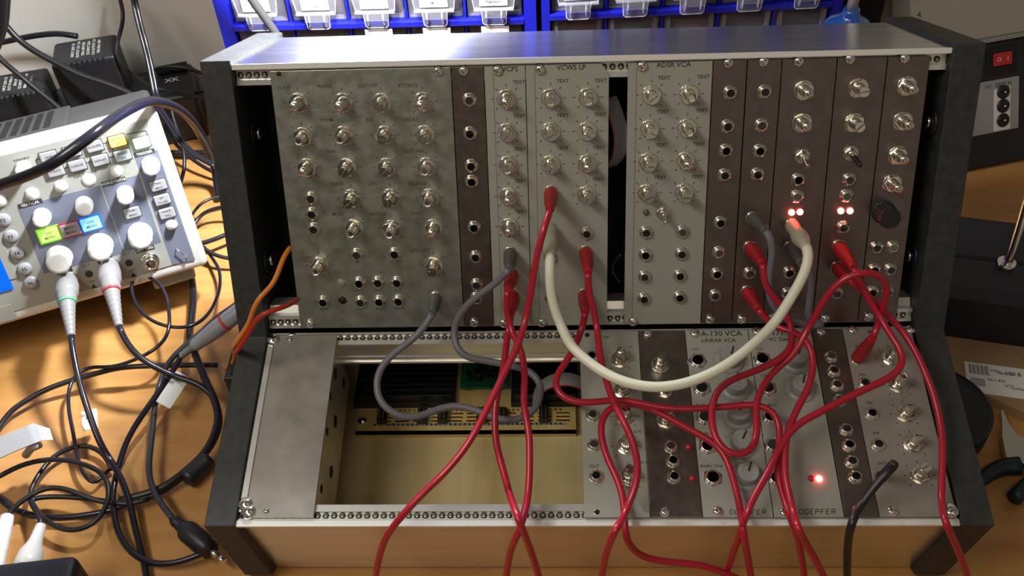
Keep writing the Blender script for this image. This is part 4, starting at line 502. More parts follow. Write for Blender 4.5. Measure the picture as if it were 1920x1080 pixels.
for nm, x0, x1, lab in (('heat_sink', -176, -98, 'long black finned heat sink in the bay behind the grey cable'), ('heat_sink', -55, -4, 'shorter black finned heat sink in the bay beside the lower grey panel')):
    t = thing(nm, lab, 'heat sink', loc=((x0 + x1) / 2, 18, 17.2)); h = (x1 - x0) / 2
    mb = MB().box((-h, 0, 0), (h, 42, 6))
    for k in range(8): mb.box((-h + 3, 1.5 + k * 5.4, 6), (h - 2, 2.7 + k * 5.4, 13), bev=.3)
    tag(part('fin_block', mb, 'blkplastic', t), 'black fins')
t = thing('circuit_board', 'small green circuit board standing between the two heat sinks', 'circuit board', loc=(-76, 34, 17.2))
part('board', MB().box((-19, 0, 3.0), (19, 26, 5)).box((-15, 1, 0), (-9, 7, 3)).box((9, 1, 0), (15, 7, 3)), 'pcb', t)
mb = MB()
for k in range(14):
    x = random.uniform(-17, 15); y = random.uniform(3, 22); mb.box((x, y, 5), (x + random.uniform(1.5, 4), y + 2, 5 + random.uniform(1, 5)))
part('components', mb, 'blkplastic', t)
part('capacitor', MB().cyl((-4, 10, 5), (-4, 10, 13), 4, n=16).cyl((7, 12, 5), (7, 12, 11), 3, n=16), 'blkplastic', t)
# ribbon cable arcing in the bay, another seen through the upper gap
def ribbon(name, lab, pts, width, axis, mats=('ribbon', 'redwire')):
    pts = smooth_path(pts, 3); mb = MB(); ax = Vector(axis).normalized()
    n = 12
    for k in range(n):
        off = ax * (width * (k / (n - 1) - .5)); mb.tube([p + off for p in pts], width / n * .56, 6, 1 if k == 0 else 0)
    return tag(part(name, mb, list(mats)), lab, 'ribbon cable')
ribbon('ribbon_cable', 'grey flat ribbon cable arching out of the bay beside the lower grey panel', [(-38, 12, 30), (-34, 12, 44), (-25, 12, 54), (-14, 12, 57), (-3, 12, 53), (6, 12, 42), (12, 12, 30)], 11, (0, 1, .1))
gp = FU @ Vector((0, 0, 0))
def up_(x, v, n): return (FU @ (Vector((x, v, n)) * MM)) / MM
ribbon('ribbon_cable', 'pale ribbon cable bowing in the dark gap left of the ADSR VCA panel', [up_(16, 150, -30), up_(20, 140, -24), up_(23, 128, -20), up_(22, 114, -22), up_(17, 104, -30)], 9, (1, 0, 0.3))
tag(part('loose_wire', MB().tube(smooth_path([up_(24, 48, -16), up_(20, 42, -18), up_(19, 34, -18), up_(24, 28, -14)]), .6, 8), 'pcb'), 'thin green wire poking into the gap left of the ADSR VCA panel', 'wire')
# ================================================================ modules
def ring(mb, r, n=24): pass
def jack_mesh():
    mb = MB()
    mb.lathe([(4.5, 0), (4.5, .5), (4.2, .7)], n=24, mi=0)
    mb.lathe([(4.05, .7), (4.05, 1.6), (3.5, 2.2), (3.1, 2.3), (3.1, 2.7), (2.75, 2.95), (2.45, 2.8)], n=36, mi=0, rfun=lambda a, h: 1 + (.035 if h > 1.0 and h < 2.25 and int(a / (2 * math.pi) * 36) % 2 else 0))
    mb.lathe([(2.45, 2.8), (2.35, .4), (0, .35)], n=24, mi=1)
    return mb.mesh('jack_socket', [M['nickel'], M['hole']])
def bjack_mesh():
    mb = MB()
    mb.lathe([(6.2, 0), (6.0, .8)], n=6, mi=0, smooth=False)
    mb.lathe([(4.9, .8), (4.8, 1.6), (4.1, 2.6), (3.5, 2.4)], n=30, mi=0)
    mb.lathe([(3.5, 2.4), (3.4, .4), (0, .35)], n=20, mi=1)
    return mb.mesh('jack_socket', [M['chrome'], M['hole']])
def nut_mesh():
    mb = MB()
    mb.lathe([(6.1, 0), (6.1, .7), (5.7, .8)], n=24)
    mb.lathe([(5.55, .8), (5.75, 1.1), (5.75, 2.6), (5.2, 3.0)], n=6, smooth=False)
    mb.lathe([(3.6, 3.0), (3.6, 3.4), (3.35, 3.6), (3.6, 3.9), (3.35, 4.2), (3.6, 4.5), (3.35, 4.8), (3.5, 5.1), (3.2, 5.4)], n=20)
    return mb.mesh('potentiometer', [M['nickel']])
def shaft_mesh(kind):
    mb = MB()
    if kind == 'd': mb.lathe([(3.0, 5), (3.0, 12.6), (2.5, 13.4), (0, 13.5)], n=22)
    elif kind == 's':
        for sg in (-1, 1):
            n = 12; ring_ = []
            for k in range(n + 1):
                a = math.pi * k / n; ring_.append((3.0 * math.cos(a), sg * (3.0 * math.sin(a) + .0)))
            ring_ = [(x, max(y, .38) if sg > 0 else min(y, -.38)) for x, y in ring_]
            mb.prism(ring_, 5, 13.2, 'z')
        mb.lathe([(2.7, 5), (2.7, 9.0), (0, 9.0)], n=16)
    else:
        mb.lathe([(3.0, 5), (3.0, 12.8), (2.5, 13.3), (2.0, 13.2), (1.8, 12.0), (0, 12.0)], n=36, rfun=lambda a, h: 1 + (.06 if int(round(a / (2 * math.pi) * 36)) % 2 else -.03), smooth=False)
    return mb.mesh('shaft', [M['nickel']])
def screw_mesh():
    mb = MB().lathe([(3.2, 0), (3.2, 1.0), (2.7, 1.9), (1.5, 2.4), (0, 2.5)], n=20)
    mb.box((-2.2, -.3, 2.25), (2.2, .3, 2.55), 1)
    return mb.mesh('panel_screw', [M['chrome'], M['thread']])
def toggle_mesh(kind):
    mb = MB()
    mb.lathe([(4.6, 0), (4.6, .6)], n=20)
    mb.lathe([(4.4, .6), (4.4, 2.4), (3.8, 2.7)], n=6, smooth=False)
    mb.lathe([(3.0, 2.7), (2.7, 3.2), (3.0, 3.7), (2.7, 4.2), (3.0, 4.7), (2.6, 5.4), (1.9, 5.6)], n=18)
    return mb.mesh('toggle_switch', [M['nickel']])
def lever_mesh(kind):
    mb = MB(); d_ = Vector((.12, -.42, 1)) if kind != 'up' else Vector((.3, .1, 1))
    if kind == 'b': d_ = Vector((.12, -.30, 1))
    a = Vector((0, 0, 5)); L_ = 8.5
    mb.tube([a + d_.normalized() * L_ * t for t in (0, .3, .6, .85, .97, 1)], lambda t: (1.0 + .45 * t) * (1 if t < .99 else .6), 14)
    if kind == 'b': mb.tube([a + d_.normalized() * t for t in (2.5, 2.8, 6, 12.2, 12.8)], lambda t: 1.6 if t < .99 else 1.1, 14, 1)
    return mb.mesh('lever', [M['nickel'], M['blkplastic']])
JM, BJM, NM = jack_mesh(), bjack_mesh(), nut_mesh()
SM = {k: shaft_mesh(k) for k in 'dsk'}
SCM = screw_mesh(); TM = toggle_mesh('n'); LM = {k: lever_mesh(k) for k in ('n', 'b', 'up')}
def led_mesh(m): return MB().lathe([(2.0, 0), (2.0, .5), (1.85, 1.0), (1.2, 1.7), (0, 1.95)], n=16).mesh('indicator_lamp', [M[m]])
LEDM = {'on': led_mesh('led_on'), 'off': led_mesh('led_off'), 'grey': led_mesh('led_grey')}
def flut(r, h, nf, depth, top=1.0):
    return MB().lathe([(r, 0), (r, h * .85), (r * .96, h), (r * .6, h), (r * .55, h - .3), (0, h - .3)], n=nf * 4, rfun=lambda a, hh: 1 - depth * (.5 + .5 * math.cos(a * nf)) if hh > 0.01 else 1, smooth=False)
DM = MB().lathe([(9.6, 0), (9.6, .8), (7.6, 1.6), (7.0, 2.0)], n=40).mesh('dial_skirt', [M['dial']])
def dial_mesh():
    mb = flut(6.6, 8.0, 24, .05)
    return mb.mesh('dial', [M['dial']])
DM2 = dial_mesh()
PTM = MB().box((-.55, .2, 7.6), (.55, 6.4, 8.25), 0).mesh('pointer', [M['ink']])
FK = MB().lathe([(7.4, 0), (7.4, 1), (6.9, 1.4), (6.7, 13), (6.2, 14), (0, 14)], n=72, rfun=lambda a, h: 1 - .09 * (.5 + .5 * math.cos(a * 18)) if h > 1.2 and h < 13.5 else 1, smooth=False).mesh('fluted_knob', [M['blkplastic']])
STROKES = {'D': [(0, 0, 0, 1), (0, 1, .7, 1), (.7, 1, 1, .8), (1, .8, 1, .2), (1, .2, .7, 0), (.7, 0, 0, 0)], 'O': [(0, 0, 0, 1), (0, 1, 1, 1), (1, 1, 1, 0), (1, 0, 0, 0)],
           'E': [(0, 0, 0, 1), (0, 1, 1, 1), (0, .5, .8, .5), (0, 0, 1, 0)], 'P': [(0, 0, 0, 1), (0, 1, 1, 1), (1, 1, 1, .5), (1, .5, 0, .5)],
           'F': [(0, 0, 0, 1), (0, 1, 1, 1), (0, .5, .8, .5)], 'R': [(0, 0, 0, 1), (0, 1, 1, 1), (1, 1, 1, .5), (1, .5, 0, .5), (.5, .5, 1, 0)]}
def seg_text(mb, s, cx, cy, w, h, pitch, off):
    x = cx - pitch * (len(s) - 1) / 2
    for ch in s:
        for (a, b, c, d_) in STROKES[ch]:
            p = Vector((x + (a - .5) * w + (b - .5) * h * .15, cy + (b - .5) * h)); q = Vector((x + (c - .5) * w + (d_ - .5) * h * .15, cy + (d_ - .5) * h))
            u = (q - p); L_ = u.length; u.normalize(); nn = Vector((-u.y, u.x)) * .24; p = p + u * .12; q = q - u * .12
            mb.add([(*(p + nn), off), (*(p - nn), off), (*(q - nn), off), (*(q + nn), off)], [(0, 1, 2, 3)])
        x += pitch
for md in MODULES:
    t = thing(md['name'], md['label'], 'synthesizer module', mtx=FR[md['plane']], group='synth modules in the %s row' % ('upper' if md['plane'] == 'U' else 'lower'))
    x0, x1 = md['x']; x0 += .12; x1 -= .12
    v0, v1 = (4.6, 177.0) if md['plane'] == 'U' else (-131.2, -2.2)
    mb = MB()
    if md.get('clip'): mb.prism([(x0, v0), (x1, v0), (x1, v1 - 7), (x1 - 4.5, v1), (x0, v1)], 0, 1.8)
    else: mb.box((x0, v0, 0), (x1, v1, 1.8), bev=.3)
    if md.get('fold'): mb.box((x0 + md['fold'] - .12, v0, 1.8), (x0 + md['fold'] + .12, v1, 1.84), 1)
    if md['fin'] == 'scratched':
        for k in range(34):
            cx, cy = random.uniform(x0 + 8, x1 - 8), random.uniform(60, v1 - 5); L_ = random.uniform(2, 22); a = random.uniform(-.45, .35)
            pt = [(cx + L_ * s_, cy + L_ * s_ * a - .012 * (L_ * s_) ** 2) for s_ in (-.5, -.25, 0, .25, .5)]
            for (p_, q_) in zip(pt, pt[1:]): mb.add([(p_[0], p_[1] + .1, 1.83), (p_[0], p_[1] - .08, 1.83), (q_[0], q_[1] - .08, 1.83), (q_[0], q_[1] + .1, 1.83)], [(0, 1, 2, 3)], 2)
    part('panel', mb, [md['fin'], 'ink', 'scratch'], t)
    for q in md.get('pots', []):
        n_ = put('potentiometer', NM, t, (q[0], q[1], 1.8)); n_.rotation_euler.z = random.uniform(0, 1.05)
        s_ = put('shaft', SM[q[2]], n_); s_.rotation_euler.z = random.uniform(-.9, 1.2)
    for q in md.get('jacks', []):
        o = put('jack_socket', JM, t, (q[0], q[1], 1.8)); o.rotation_euler.z = random.uniform(0, 1)
    for q in md.get('bjacks', []):
        o = put('jack_socket', BJM, t, (q[0], q[1], 1.8)); o.rotation_euler.z = random.uniform(0, 1)
    for q in md.get('screws', []):
        o = put('panel_screw', SCM, t, (q[0], q[1], 1.8)); o.rotation_euler.z = random.uniform(0, 3)
    for q in md.get('tog', []):
        o = put('toggle_switch', TM, t, (q[0], q[1], 1.8)); k = q[2] if md['plane'] == 'U' else 'up'
        lv = put('lever', LM[k], o)
        if k == 'b': tag(lv, 'black capped lever')
    for q in md.get('leds', []):
        o = put('indicator_lamp', LEDM[q[2]], t, (q[0], q[1], 1.8)); tag(o, {'on': 'lit red lamp', 'off': 'unlit dark red lamp', 'grey': 'unlit grey lamp'}[q[2]])
    for q in md.get('fluted', []): tag(put('knob', FK, t, (q[0], q[1], 1.8)), 'black fluted knob')
    for q in md.get('big', []):
        s_ = put('dial', DM, t, (q[0], q[1], 1.8)); k = put('dial_cap', DM2, s_, (0, 0, 1.5)); p_ = put('pointer', PTM, s_, (0, 0, 1.5)); p_.rotation_euler.z = -math.radians(q[2])
    if md.get('holes'):
        mb = MB()
        for q in md['holes']:
            r_ = 2.9 if q[2] < 2 else 1.5; mb.lathe([(r_, 1.8), (r_, 1.86), (0, 1.86)], (q[0], q[1], 0), (0, 0, 1), 20, 0 if q[2] != 1 else 1)
            mb.lathe([(r_ + .35, 1.8), (r_ + .3, 1.84), (r_, 1.84)], (q[0], q[1], 0), (0, 0, 1), 20, 2)
        part('empty_hole', mb, ['hole', 'slotgrey', 'nickel'], t)
    if md.get('ticks'):
        mb = MB(); R_ = md['ticks']
        for q in md.get('pots', []):
            for dg in (-135, -90, -45, 0, 45, 90, 135):
                a = math.radians(90 - dg); u = Vector((math.cos(a), math.sin(a))); nn = Vector((-u.y, u.x)) * .23; c = Vector((q[0], q[1]))
                p_, q_ = c + u * (R_ - .9), c + u * (R_ + .9)
                mb.add([(*(p_ + nn), 1.86), (*(p_ - nn), 1.86), (*(q_ - nn), 1.86), (*(q_ + nn), 1.86)], [(0, 1, 2, 3)])
        part('scale_marks', mb, 'faintink' if md.get('faint') else 'ink', t)
    if md.get('big'):
        mb = MB()
        for q in md['big']:
            for i in range(11):
                a = math.radians(225 - 27 * i); u = Vector((math.cos(a), math.sin(a))); nn = Vector((-u.y, u.x)) * .1; c = Vector((q[0], q[1]))
                p_, q_ = c + u * 10.2, c + u * 11.2
                mb.add([(*(p_ + nn), 1.86), (*(p_ - nn), 1.86), (*(q_ - nn), 1.86), (*(q_ + nn), 1.86)], [(0, 1, 2, 3)])
        part('scale_marks', mb, 'ink', t)
    if md.get('text'):
        mb = text_mesh([tuple(x) for x in md['text']], 1.87)
        for q in md.get('seg', []): seg_text(mb, 'DOEPFER', q[0], q[1], 1.9, 3.0, 3.15, 1.87)
        part('lettering', mb, 'faintink' if md.get('faint') else 'ink', t)
# ================================================================ patch cables
def plug_mesh(base, tip, kind):
    """moulded plug from the jack at base towards tip"""
    b = Vector(base); t_ = Vector(tip); ax = t_ - b; L_ = ax.length; mb = MB()
    r = {'white': 5.2, 'black': 2.6}.get(kind, 4.4)
    if kind == 'white': pr = [(3.2, 0), (r * .78, .5), (r * .86, 3), (r * .80, L_ * .35), (r, L_ * .5), (r * 1.02, L_ * .68), (r * .8, L_ * .84), (3.2, L_ * .98), (2.6, L_)]
    elif kind == 'black': pr = [(3.4, 0), (3.4, 4), (2.8, 5), (2.6, L_ * .8), (2.2, L_ * .97), (1.2, L_)]
    else: pr = [(3.3, 0), (r * .9, .4), (r, 3), (r * .98, L_ * .36), (r * .86, L_ * .5), (r * .92, L_ * .54), (r * .74, L_ * .68), (r * .80, L_ * .71), (r * .62, L_ * .86), (r * .66, L_ * .89), (2.5, L_)]
    mb.lathe([(2.9, -1.2), (2.9, 0)], b, ax, 18, 1)
    mb.lathe(pr, b, ax, 22, 0)
    return mb
for c in PATCH:
    t = thing('patch_cable', c['label'], 'patch cable', loc=c['pts'][0], group='patch cables strung across the synth case')
    o0 = Vector(c['pts'][0]); kind = c['col']
    cm = {'red': 'red', 'grey': 'greycab', 'white': 'white', 'black': 'black'}[kind]; pm = {'red': 'redplug', 'grey': 'greyplug', 'white': 'whiteplug', 'black': 'blkplastic'}[kind]
    pts = relax(smooth_path([Vector(p) - o0 for p in c['pts']], 3.0), 4)
    part('cord', MB().tube(pts, c['r'], 14), cm, t)
    for (b, e) in c['plugs']:
        part('plug', plug_mesh(Vector(b) - o0, Vector(e) - o0, kind), [pm, 'nickel'], t)
# ================================================================ desk cables
for c in LEADS:
    pts = relax(smooth_path([Vector(p) for p in c['pts']], 4.0), 3)
    pts = [Vector((p.x, p.y, max(p.z, c['r'] + .3))) for p in pts]
    mb = MB()
    if c.get('twin'):
        for s_ in (-1, 1): mb.tube([p + Vector((s_ * c['r'] * .8, 0, 0)) for p in pts], c['r'] * .85, 10)
    else: mb.tube(pts, c['r'], 12)
    tag(part(c['name'], mb, c['col']), c['label'], c['cat'])
# ================================================================ oscilloscope
SB, SX, SY, SN = Vector((-317.8, 157.5, 39.7)), Vector((0.91236, 0.4094, 0)), Vector((-0.14219, 0.31686, 0.93775)), Vector((0.38391, -0.85556, 0.3473))
FS = frame(SB, SX, SY, SN)
sc = thing('oscilloscope', 'white oscilloscope leaning back with lit coloured keys at the left frame edge', 'oscilloscope', mtx=FS)
part('shell', MB().box((-306, 3, -104), (-4, 139, -12), bev=4).box((-306, 134, -100), (-70, 141.5, -14), bev=1), 'scope_dark', sc)
bz = MB().box((-310, 0, -14), (0, 142, 0.2), bev=5, seg=4)
part('bezel', bz, 'scope_white', sc)
part('face', MB().box((-301, 9, -2), (-9, 134, 0.9), bev=.8), 'scope_face', sc)
mb = MB()
for ar in SCOPE['areas']: mb.prism([tuple(p) for p in ar], .9, 1.1)
part('printed_zone', mb, 'scope_zone', sc)
mb = MB()
for k in range(26): mb.box((-300 + k * 8.5, 141.5, -90), (-295 + k * 8.5, 141.9, -24), 0)
part('vent_slots', mb, 'hole', sc)
for (x, y, r, h) in SCOPE['knobs']:
    mb = MB().lathe([(r * 1.06, 0), (r * 1.06, 1), (r, 1.6), (r, h * .85), (r * .9, h), (r * .7, h + .2), (0, h + .2)], n=48, rfun=lambda a, hh: 1 - .035 * (.5 + .5 * math.cos(a * 8)) if hh > 1.2 else 1)
    put('knob', mb.mesh('knob', [M['knob_white']]), sc, (x, y, 1.0))
for (x, y, r, h) in SCOPE['nubs']:
    mb = MB().lathe([(r + .9, 0), (r + .9, .5), (r, .6), (r, h * .7), (r * .8, h), (0, h + .1)], n=24)
    put('round_button', mb.mesh('round_button', [M['knob_white']]), sc, (x, y, 1.0))
txt = []
for (s_, x, y) in SCOPE['fbtn']:
    put('function_key', MB().lathe([(5.6, 0), (5.6, .5), (4.9, .6), (4.9, 2), (4.4, 2.5), (0, 2.5)], n=28).mesh('function_key', [M['fkey']]), sc, (x, y, 1.0)); txt.append((s_, x, y, 3, 0))
tops = MB()
F1 = text_mesh([(t_[0], t_[1], t_[2], 3) for t_ in txt], 3.6)
part('lettering', F1, 'ink', sc)
for (s_, x, y, col) in SCOPE['rect']:
    big = col in ('green', 'blue', 'math'); w_, h_ = (7.4, 5.2) if big else (6.2, 4.3)
    m_ = {'yellow': 'k_yellow', 'greenwhite': 'k_greenwhite', 'green': 'k_green', 'blue': 'k_blue', 'pale': 'pale', 'math': 'math'}.get(col, 'key')
    rim = {'green': 'rim_green', 'blue': 'rim_blue', 'math': 'rim_red'}.get(col)
    mb = MB()
    if rim: mb.box((-w_ - 1.4, -h_ - 1.4, 0), (w_ + 1.4, h_ + 1.4, .6), 1, bev=.25)
    else: mb.box((-w_ - .5, -h_ - .5, 0), (w_ + .5, h_ + .5, .3), 1)
    mb.box((-w_, -h_, 0), (w_, h_, 2.6), 0, bev=.9)
    o = put('menu_key', mb.mesh('menu_key', [M[m_], M[rim or 'scope_dark']]), sc, (x, y, 1.0))
    words = s_.split(' ', 1)
    its = [(words[0], 0, 0, 1.8)] if len(words) == 1 else [(words[0], 0, 1.9, 2.2 if big else 1.7), (words[1], 0, -1.9, 2.2 if big else 1.7)]
    put('key_lettering', text_mesh(its, 2.66).mesh('key_lettering', [M['ink']]), o)
    if col in ('green', 'blue', 'yellow', 'greenwhite', 'math'): tag(o, {'green': 'lit green key', 'blue': 'lit blue key', 'yellow': 'lit amber key', 'greenwhite': 'lit green-white key', 'math': 'unlit grey key with red rim'}[col])
mb = MB(); tw = []
for (s_, x, y, w_) in SCOPE['tags']:
    mb.box((x - w_ / 2 - 1, y - 1.9, .9), (x + w_ / 2 + 1, y + 1.9, 1.25), 0); tw.append((s_, x, y, 2.3))
part('name_strip', mb, 'ink', sc)
part('strip_lettering', text_mesh(tw, 1.32), 'print_white', sc)
sm_ = [(s_, x, y, 2.0) for (s_, x, y) in SCOPE['labelsm']]
for q in SCOPE['gnd']: sm_.append(('CAT II', q[0], q[1] + 8, 1.8)); sm_.append(('300V', q[0], q[1] - 7, 1.8))
part('face_lettering', text_mesh(sm_, 1.0), 'faintink', sc)
mb = MB()
for (x, y) in SCOPE['gnd']:
    mb.lathe([(3.0, .9), (3.0, 1.1), (2.2, 1.1)], (x, y, 0), (0, 0, 1), 20, 0); mb.lathe([(1.1, .9), (1.1, 1.15), (0, 1.15)], (x, y, 0), (0, 0, 1), 12, 0)
    mb.add([(x - 2.5, y - 13, 1.0), (x + 2.5, y - 13, 1.0), (x, y - 9, 1.0)], [(0, 1, 2)])
x, y = SCOPE['loop']
mb.tube([(x - 3, y + 4, .9), (x - 3, y + 4, 4), (x + 2.5, y - 6, 4), (x + 2.5, y - 6, .9)], .5, 8, 1)
part('ground_marks', mb, ['ink', 'chrome'], sc)
# thin printed lines joining the keys
mb = MB(); K = {r[0]: (r[1], r[2]) for r in SCOPE['rect']}
def pl(a, b):
    a = Vector(a); b = Vector(b); u = (b - a).normalized(); nn = Vector((-u.y, u.x)) * .3; mb.add([(*(a + nn), 1.0), (*(a - nn), 1.0), (*(b - nn), 1.0), (*(b + nn), 1.0)], [(0, 1, 2, 3)])
for a, b in (('SAVE', 'MEAS'), ('MEAS', 'ACQUIRE'), ('UTILITY', 'CURSOR'), ('CURSOR', 'DISPLAY')): pl(K[a], K[b])
a = K['ACQUIRE']; b = K['DISPLAY']; pl(a, (a[0] + 12, a[1])); pl((a[0] + 12, a[1]), (a[0] + 12, b[1])); pl((a[0] + 12, b[1]), b)
a = K['SAVE']; b = K['UTILITY']; pl(a, (a[0] - 10, a[1])); pl((a[0] - 10, a[1]), (a[0] - 10, b[1])); pl((a[0] - 10, b[1]), b)
a = K['AUTO SET']; b = K['RUN STOP']; pl((a[0] + 8, a[1] + 3), (b[0] + 6, b[1] + 8)); pl((b[0] + 6, b[1] + 8), (b[0] + 6, b[1]))
part('printed_lines', mb, 'ink', sc)
sp = [tuple(p) for p in SCOPE['screen']]
x_r = max(p[0] for p in sp); 
part('screen_frame', MB().box((-300, 36, .9), (x_r + 6, 122, 1.6), bev=.5), 'scope_face', sc)
part('screen', MB().box((-296, sp[1][1] + .5, 1.6), (x_r - 1, 116, 2.0)), 'screen', sc)
a, b = SCOPE['door']
part('port_cover', MB().box((a[0] - 14, min(a[1], b[1]), .9), (b[0], min(a[1], b[1]) + 14, 1.7), bev=.6), 'scope_face', sc)
part('foot', MB().box((-50, -14, -40), (-14, 1, -16), bev=2).box((-300, -14, -40), (-260, 1, -16), bev=2), 'scope_face', sc)
# input sockets
for (x, y, k) in SCOPE['bnc']:
    mb = MB().lathe([(7.6, 0), (7.6, 1.2), (6.4, 1.6)], n=28); mb.lathe([(4.9, 1.2), (4.9, 9), (4.2, 9.4), (3.8, 9.2), (3.8, 3)], n=24); mb.lathe([(3.8, 3), (1.6, 3), (1.6, 6), (0, 6)], n=16)
    put('bnc_socket', mb.mesh('bnc_socket', [M['nickel']]), sc, (x, y, 1.0))
for i, (x, y, k) in enumerate(SCOPE['bnc'][1:]):
    tip, colr = SCOPE['bncplug'][i]
    b = (FS @ (Vector((x, y, 3.5)) * MM)) / MM; e = Vector(tip)
    t = thing('probe_plug', 'grey bayonet probe plug with a %s ring pushed into the oscilloscope' % colr, 'probe plug', loc=b)
    mid = b + (FS.to_3x3() @ Vector((0, 0, 1))).normalized() * 24
    path = smooth_path([Vector((0, 0, 0)), (mid - b) * .5, (mid - b), (mid - b) * 1.25 + (e - mid) * .12, (e - b)], 2.0)
    n_ = len(path) - 1
    def rr(t_):
        L_ = t_ * 62
        if L_ < 3: return 7.4
        if L_ < 10: return 7.8
        if L_ < 12: return 8.8
        if L_ < 24: return 8.9
        if L_ < 26: return 7.6
        if L_ < 33: return 7.4
        return 6.2 - (L_ - 33) / 29 * 3.4 + (.35 if int(L_ * .55) % 2 else 0)
    P2 = [path[min(int(f), n_ - 1)].lerp(path[min(int(f) + 1, n_)], f - int(f)) if int(f) < n_ else path[n_] for f in [n_ * k_ / 70 for k_ in range(71)]]
    part('plug_body', MB().tube(P2, rr, 24), 'bnc_grey', t)
    c0 = P2[38]; dr = (P2[40] - P2[37]).normalized()
    part('marker_ring', MB().cyl(c0 - dr * 1.4, c0 + dr * 1.4, 6.9, n=24), 'ring_' + colr, t)
# ================================================================ left desk clutter
# silver probe
A0, A1, A2 = Vector(P['silA']), Vector(P['silB']), Vector(P['silC'])
t = thing('oscilloscope_probe', 'silver probe with a red ring lying against the case side', 'probe', loc=A0)
v = A2 - A0; u = v.normalized(); L_ = v.length
part('probe_body', MB().tube([u * s_ for s_ in (12, 14, 22, 34, 36, 60, L_ - 2, L_)], lambda t_: 4.0 + 3.2 * min(1, t_ * 2.2), 20), 'silver', t)
mb = MB()
for k in range(8): mb.cyl(u * (0 + 1.8 * k), u * (1.1 + 1.8 * k), 2.8 + k * .12, n=14)
mb.cyl(u * 0, u * 14, 2.3, n=12)
part('strain_relief', mb, 'bnc_grey', t)
part('marker_ring', MB().cyl(u * 44, u * 46.2, 7.6, n=20), 'ring_red', t)
# tags on leads
def flag(lab, a, b, w_, fold, txts):
    a = Vector(a); b = Vector(b); t = thing('paper_tag', lab, 'label tag', loc=a); v = b - a; u = v.normalized(); s_ = u.cross(Vector((.3, -.6, .75))).normalized(); n_ = s_.cross(u).normalized()
    mb = MB(); N = 8; L_ = v.length
    for sg in (.25, -.25):
        pr = [u * (L_ * k / N) + n_ * (math.sin(k / N * 3) * fold + sg) for k in range(N + 1)]
        for p_, q_ in zip(pr, pr[1:]): mb.quad(p_ - s_ * w_ / 2, p_ + s_ * w_ / 2, q_ + s_ * w_ / 2, q_ - s_ * w_ / 2)
    mb.cyl(-s_ * w_ / 2, s_ * w_ / 2, 3.0, n=14)
    part('paper', mb, 'paper', t)
    m4 = Matrix((s_, -u, n_)).transposed().to_4x4()
    o = put('handwriting', text_mesh(txts, fold * .6 + .9).mesh('handwriting', [M['ink']]), t, mtx=m4)
    return t
flag('small white tag folded around the left probe lead', P['tag1'], Vector(P['tag1']) + Vector((6, -15, 0)), 11, 1.2, [('00', 0, -5, 4), ('7', 0, -11, 4)])
flag('larger white tag flying off the probe lead between the two loops', P['tag2a'], Vector(P['tag2b']) + Vector((-4, -4, 0)), 12, 1.6, [('YET', 2, -4, 3.4), ('70', 4, -8.5, 3.0)])
# ribbon stub at the left edge
rb = thing('ribbon_cable', 'pale grey folded ribbon cable end sticking in from the left frame edge', 'ribbon cable', loc=P['ribA'])
A0 = Vector(P['ribA']); v = Vector(P['ribB']) - A0; u = v.normalized(); s_ = Vector((-u.y, u.x, 0)).normalized() * -1; s_ = (s_ + Vector((0, 0, .25))).normalized()
mb = MB()
for k in range(13): mb.tube([s_ * (k - 6) * 1.25 + u * q_ + Vector((0, 0, math.sin(q_ / 12) * 1.0)) for q_ in (-2, 4, 10, 18, 26, 34, 42)], .72, 6)
mb.quad(*[Vector(p) for p in ((s_ * -7.5 - u * 2), (s_ * -9 - u * 9 + Vector((0, 0, -3))), (s_ * 6 - u * 9 + Vector((0, 0, -9))), (s_ * 7.5 - u * 2))])
part('ribbon', mb, 'ribbon', rb)
part('folded_end', MB().tube([s_ * -7.5 + u * 4 + Vector((0, 0, -2)), s_ * -4 + Vector((0, 0, -8)) + u * 2, s_ * 1 + Vector((0, 0, -14)) + u * 8, s_ * 4 + Vector((0, 0, -22)) + u * 14], 3.0, 8), 'ribbon', rb)
# white probe and white connector
def rod(name, lab, cat, a, b, prof_, mats, extra=None):
    a = Vector(a); b = Vector(b); t = thing(name, lab, cat, loc=a); u = (b - a)
    part('body', MB().lathe(prof_, (0, 0, 0), u, 20), mats, t); return t, u
t, u = rod('test_probe', 'long white ribbed probe handle at the lower left frame corner', 'probe', P['wpA'], P['wpB'], [(2.8, 0), (4.6, 1), (4.9, 6), (5.2, 10), (5.0, 11), (5.4, 20), (5.2, 21), (5.6, 30), (5.4, 31), (5.8, 44), (5.4, 60)], 'knob_white')
t, u = rod('plug_connector', 'short white flared connector standing near the black box', 'connector', P['wsA'], P['wsB'], [(2.6, 0), (3.6, 1), (4.2, 12), (4.6, 16), (6.0, 22), (8.0, 28), (8.6, 36), (8.4, 44)], 'knob_white')
# black box in the corner
t = thing('power_brick', 'black rounded box cut off by the lower left frame corner', 'power supply', mtx=Matrix.Translation(Vector((-410, -190, 0)) * MM) @ Matrix.Rotation(.13, 4, 'Z')); 
part('housing', MB().box((-90, -60, 0), (84, 58, 46), bev=7, seg=4), 'navyplastic', t)
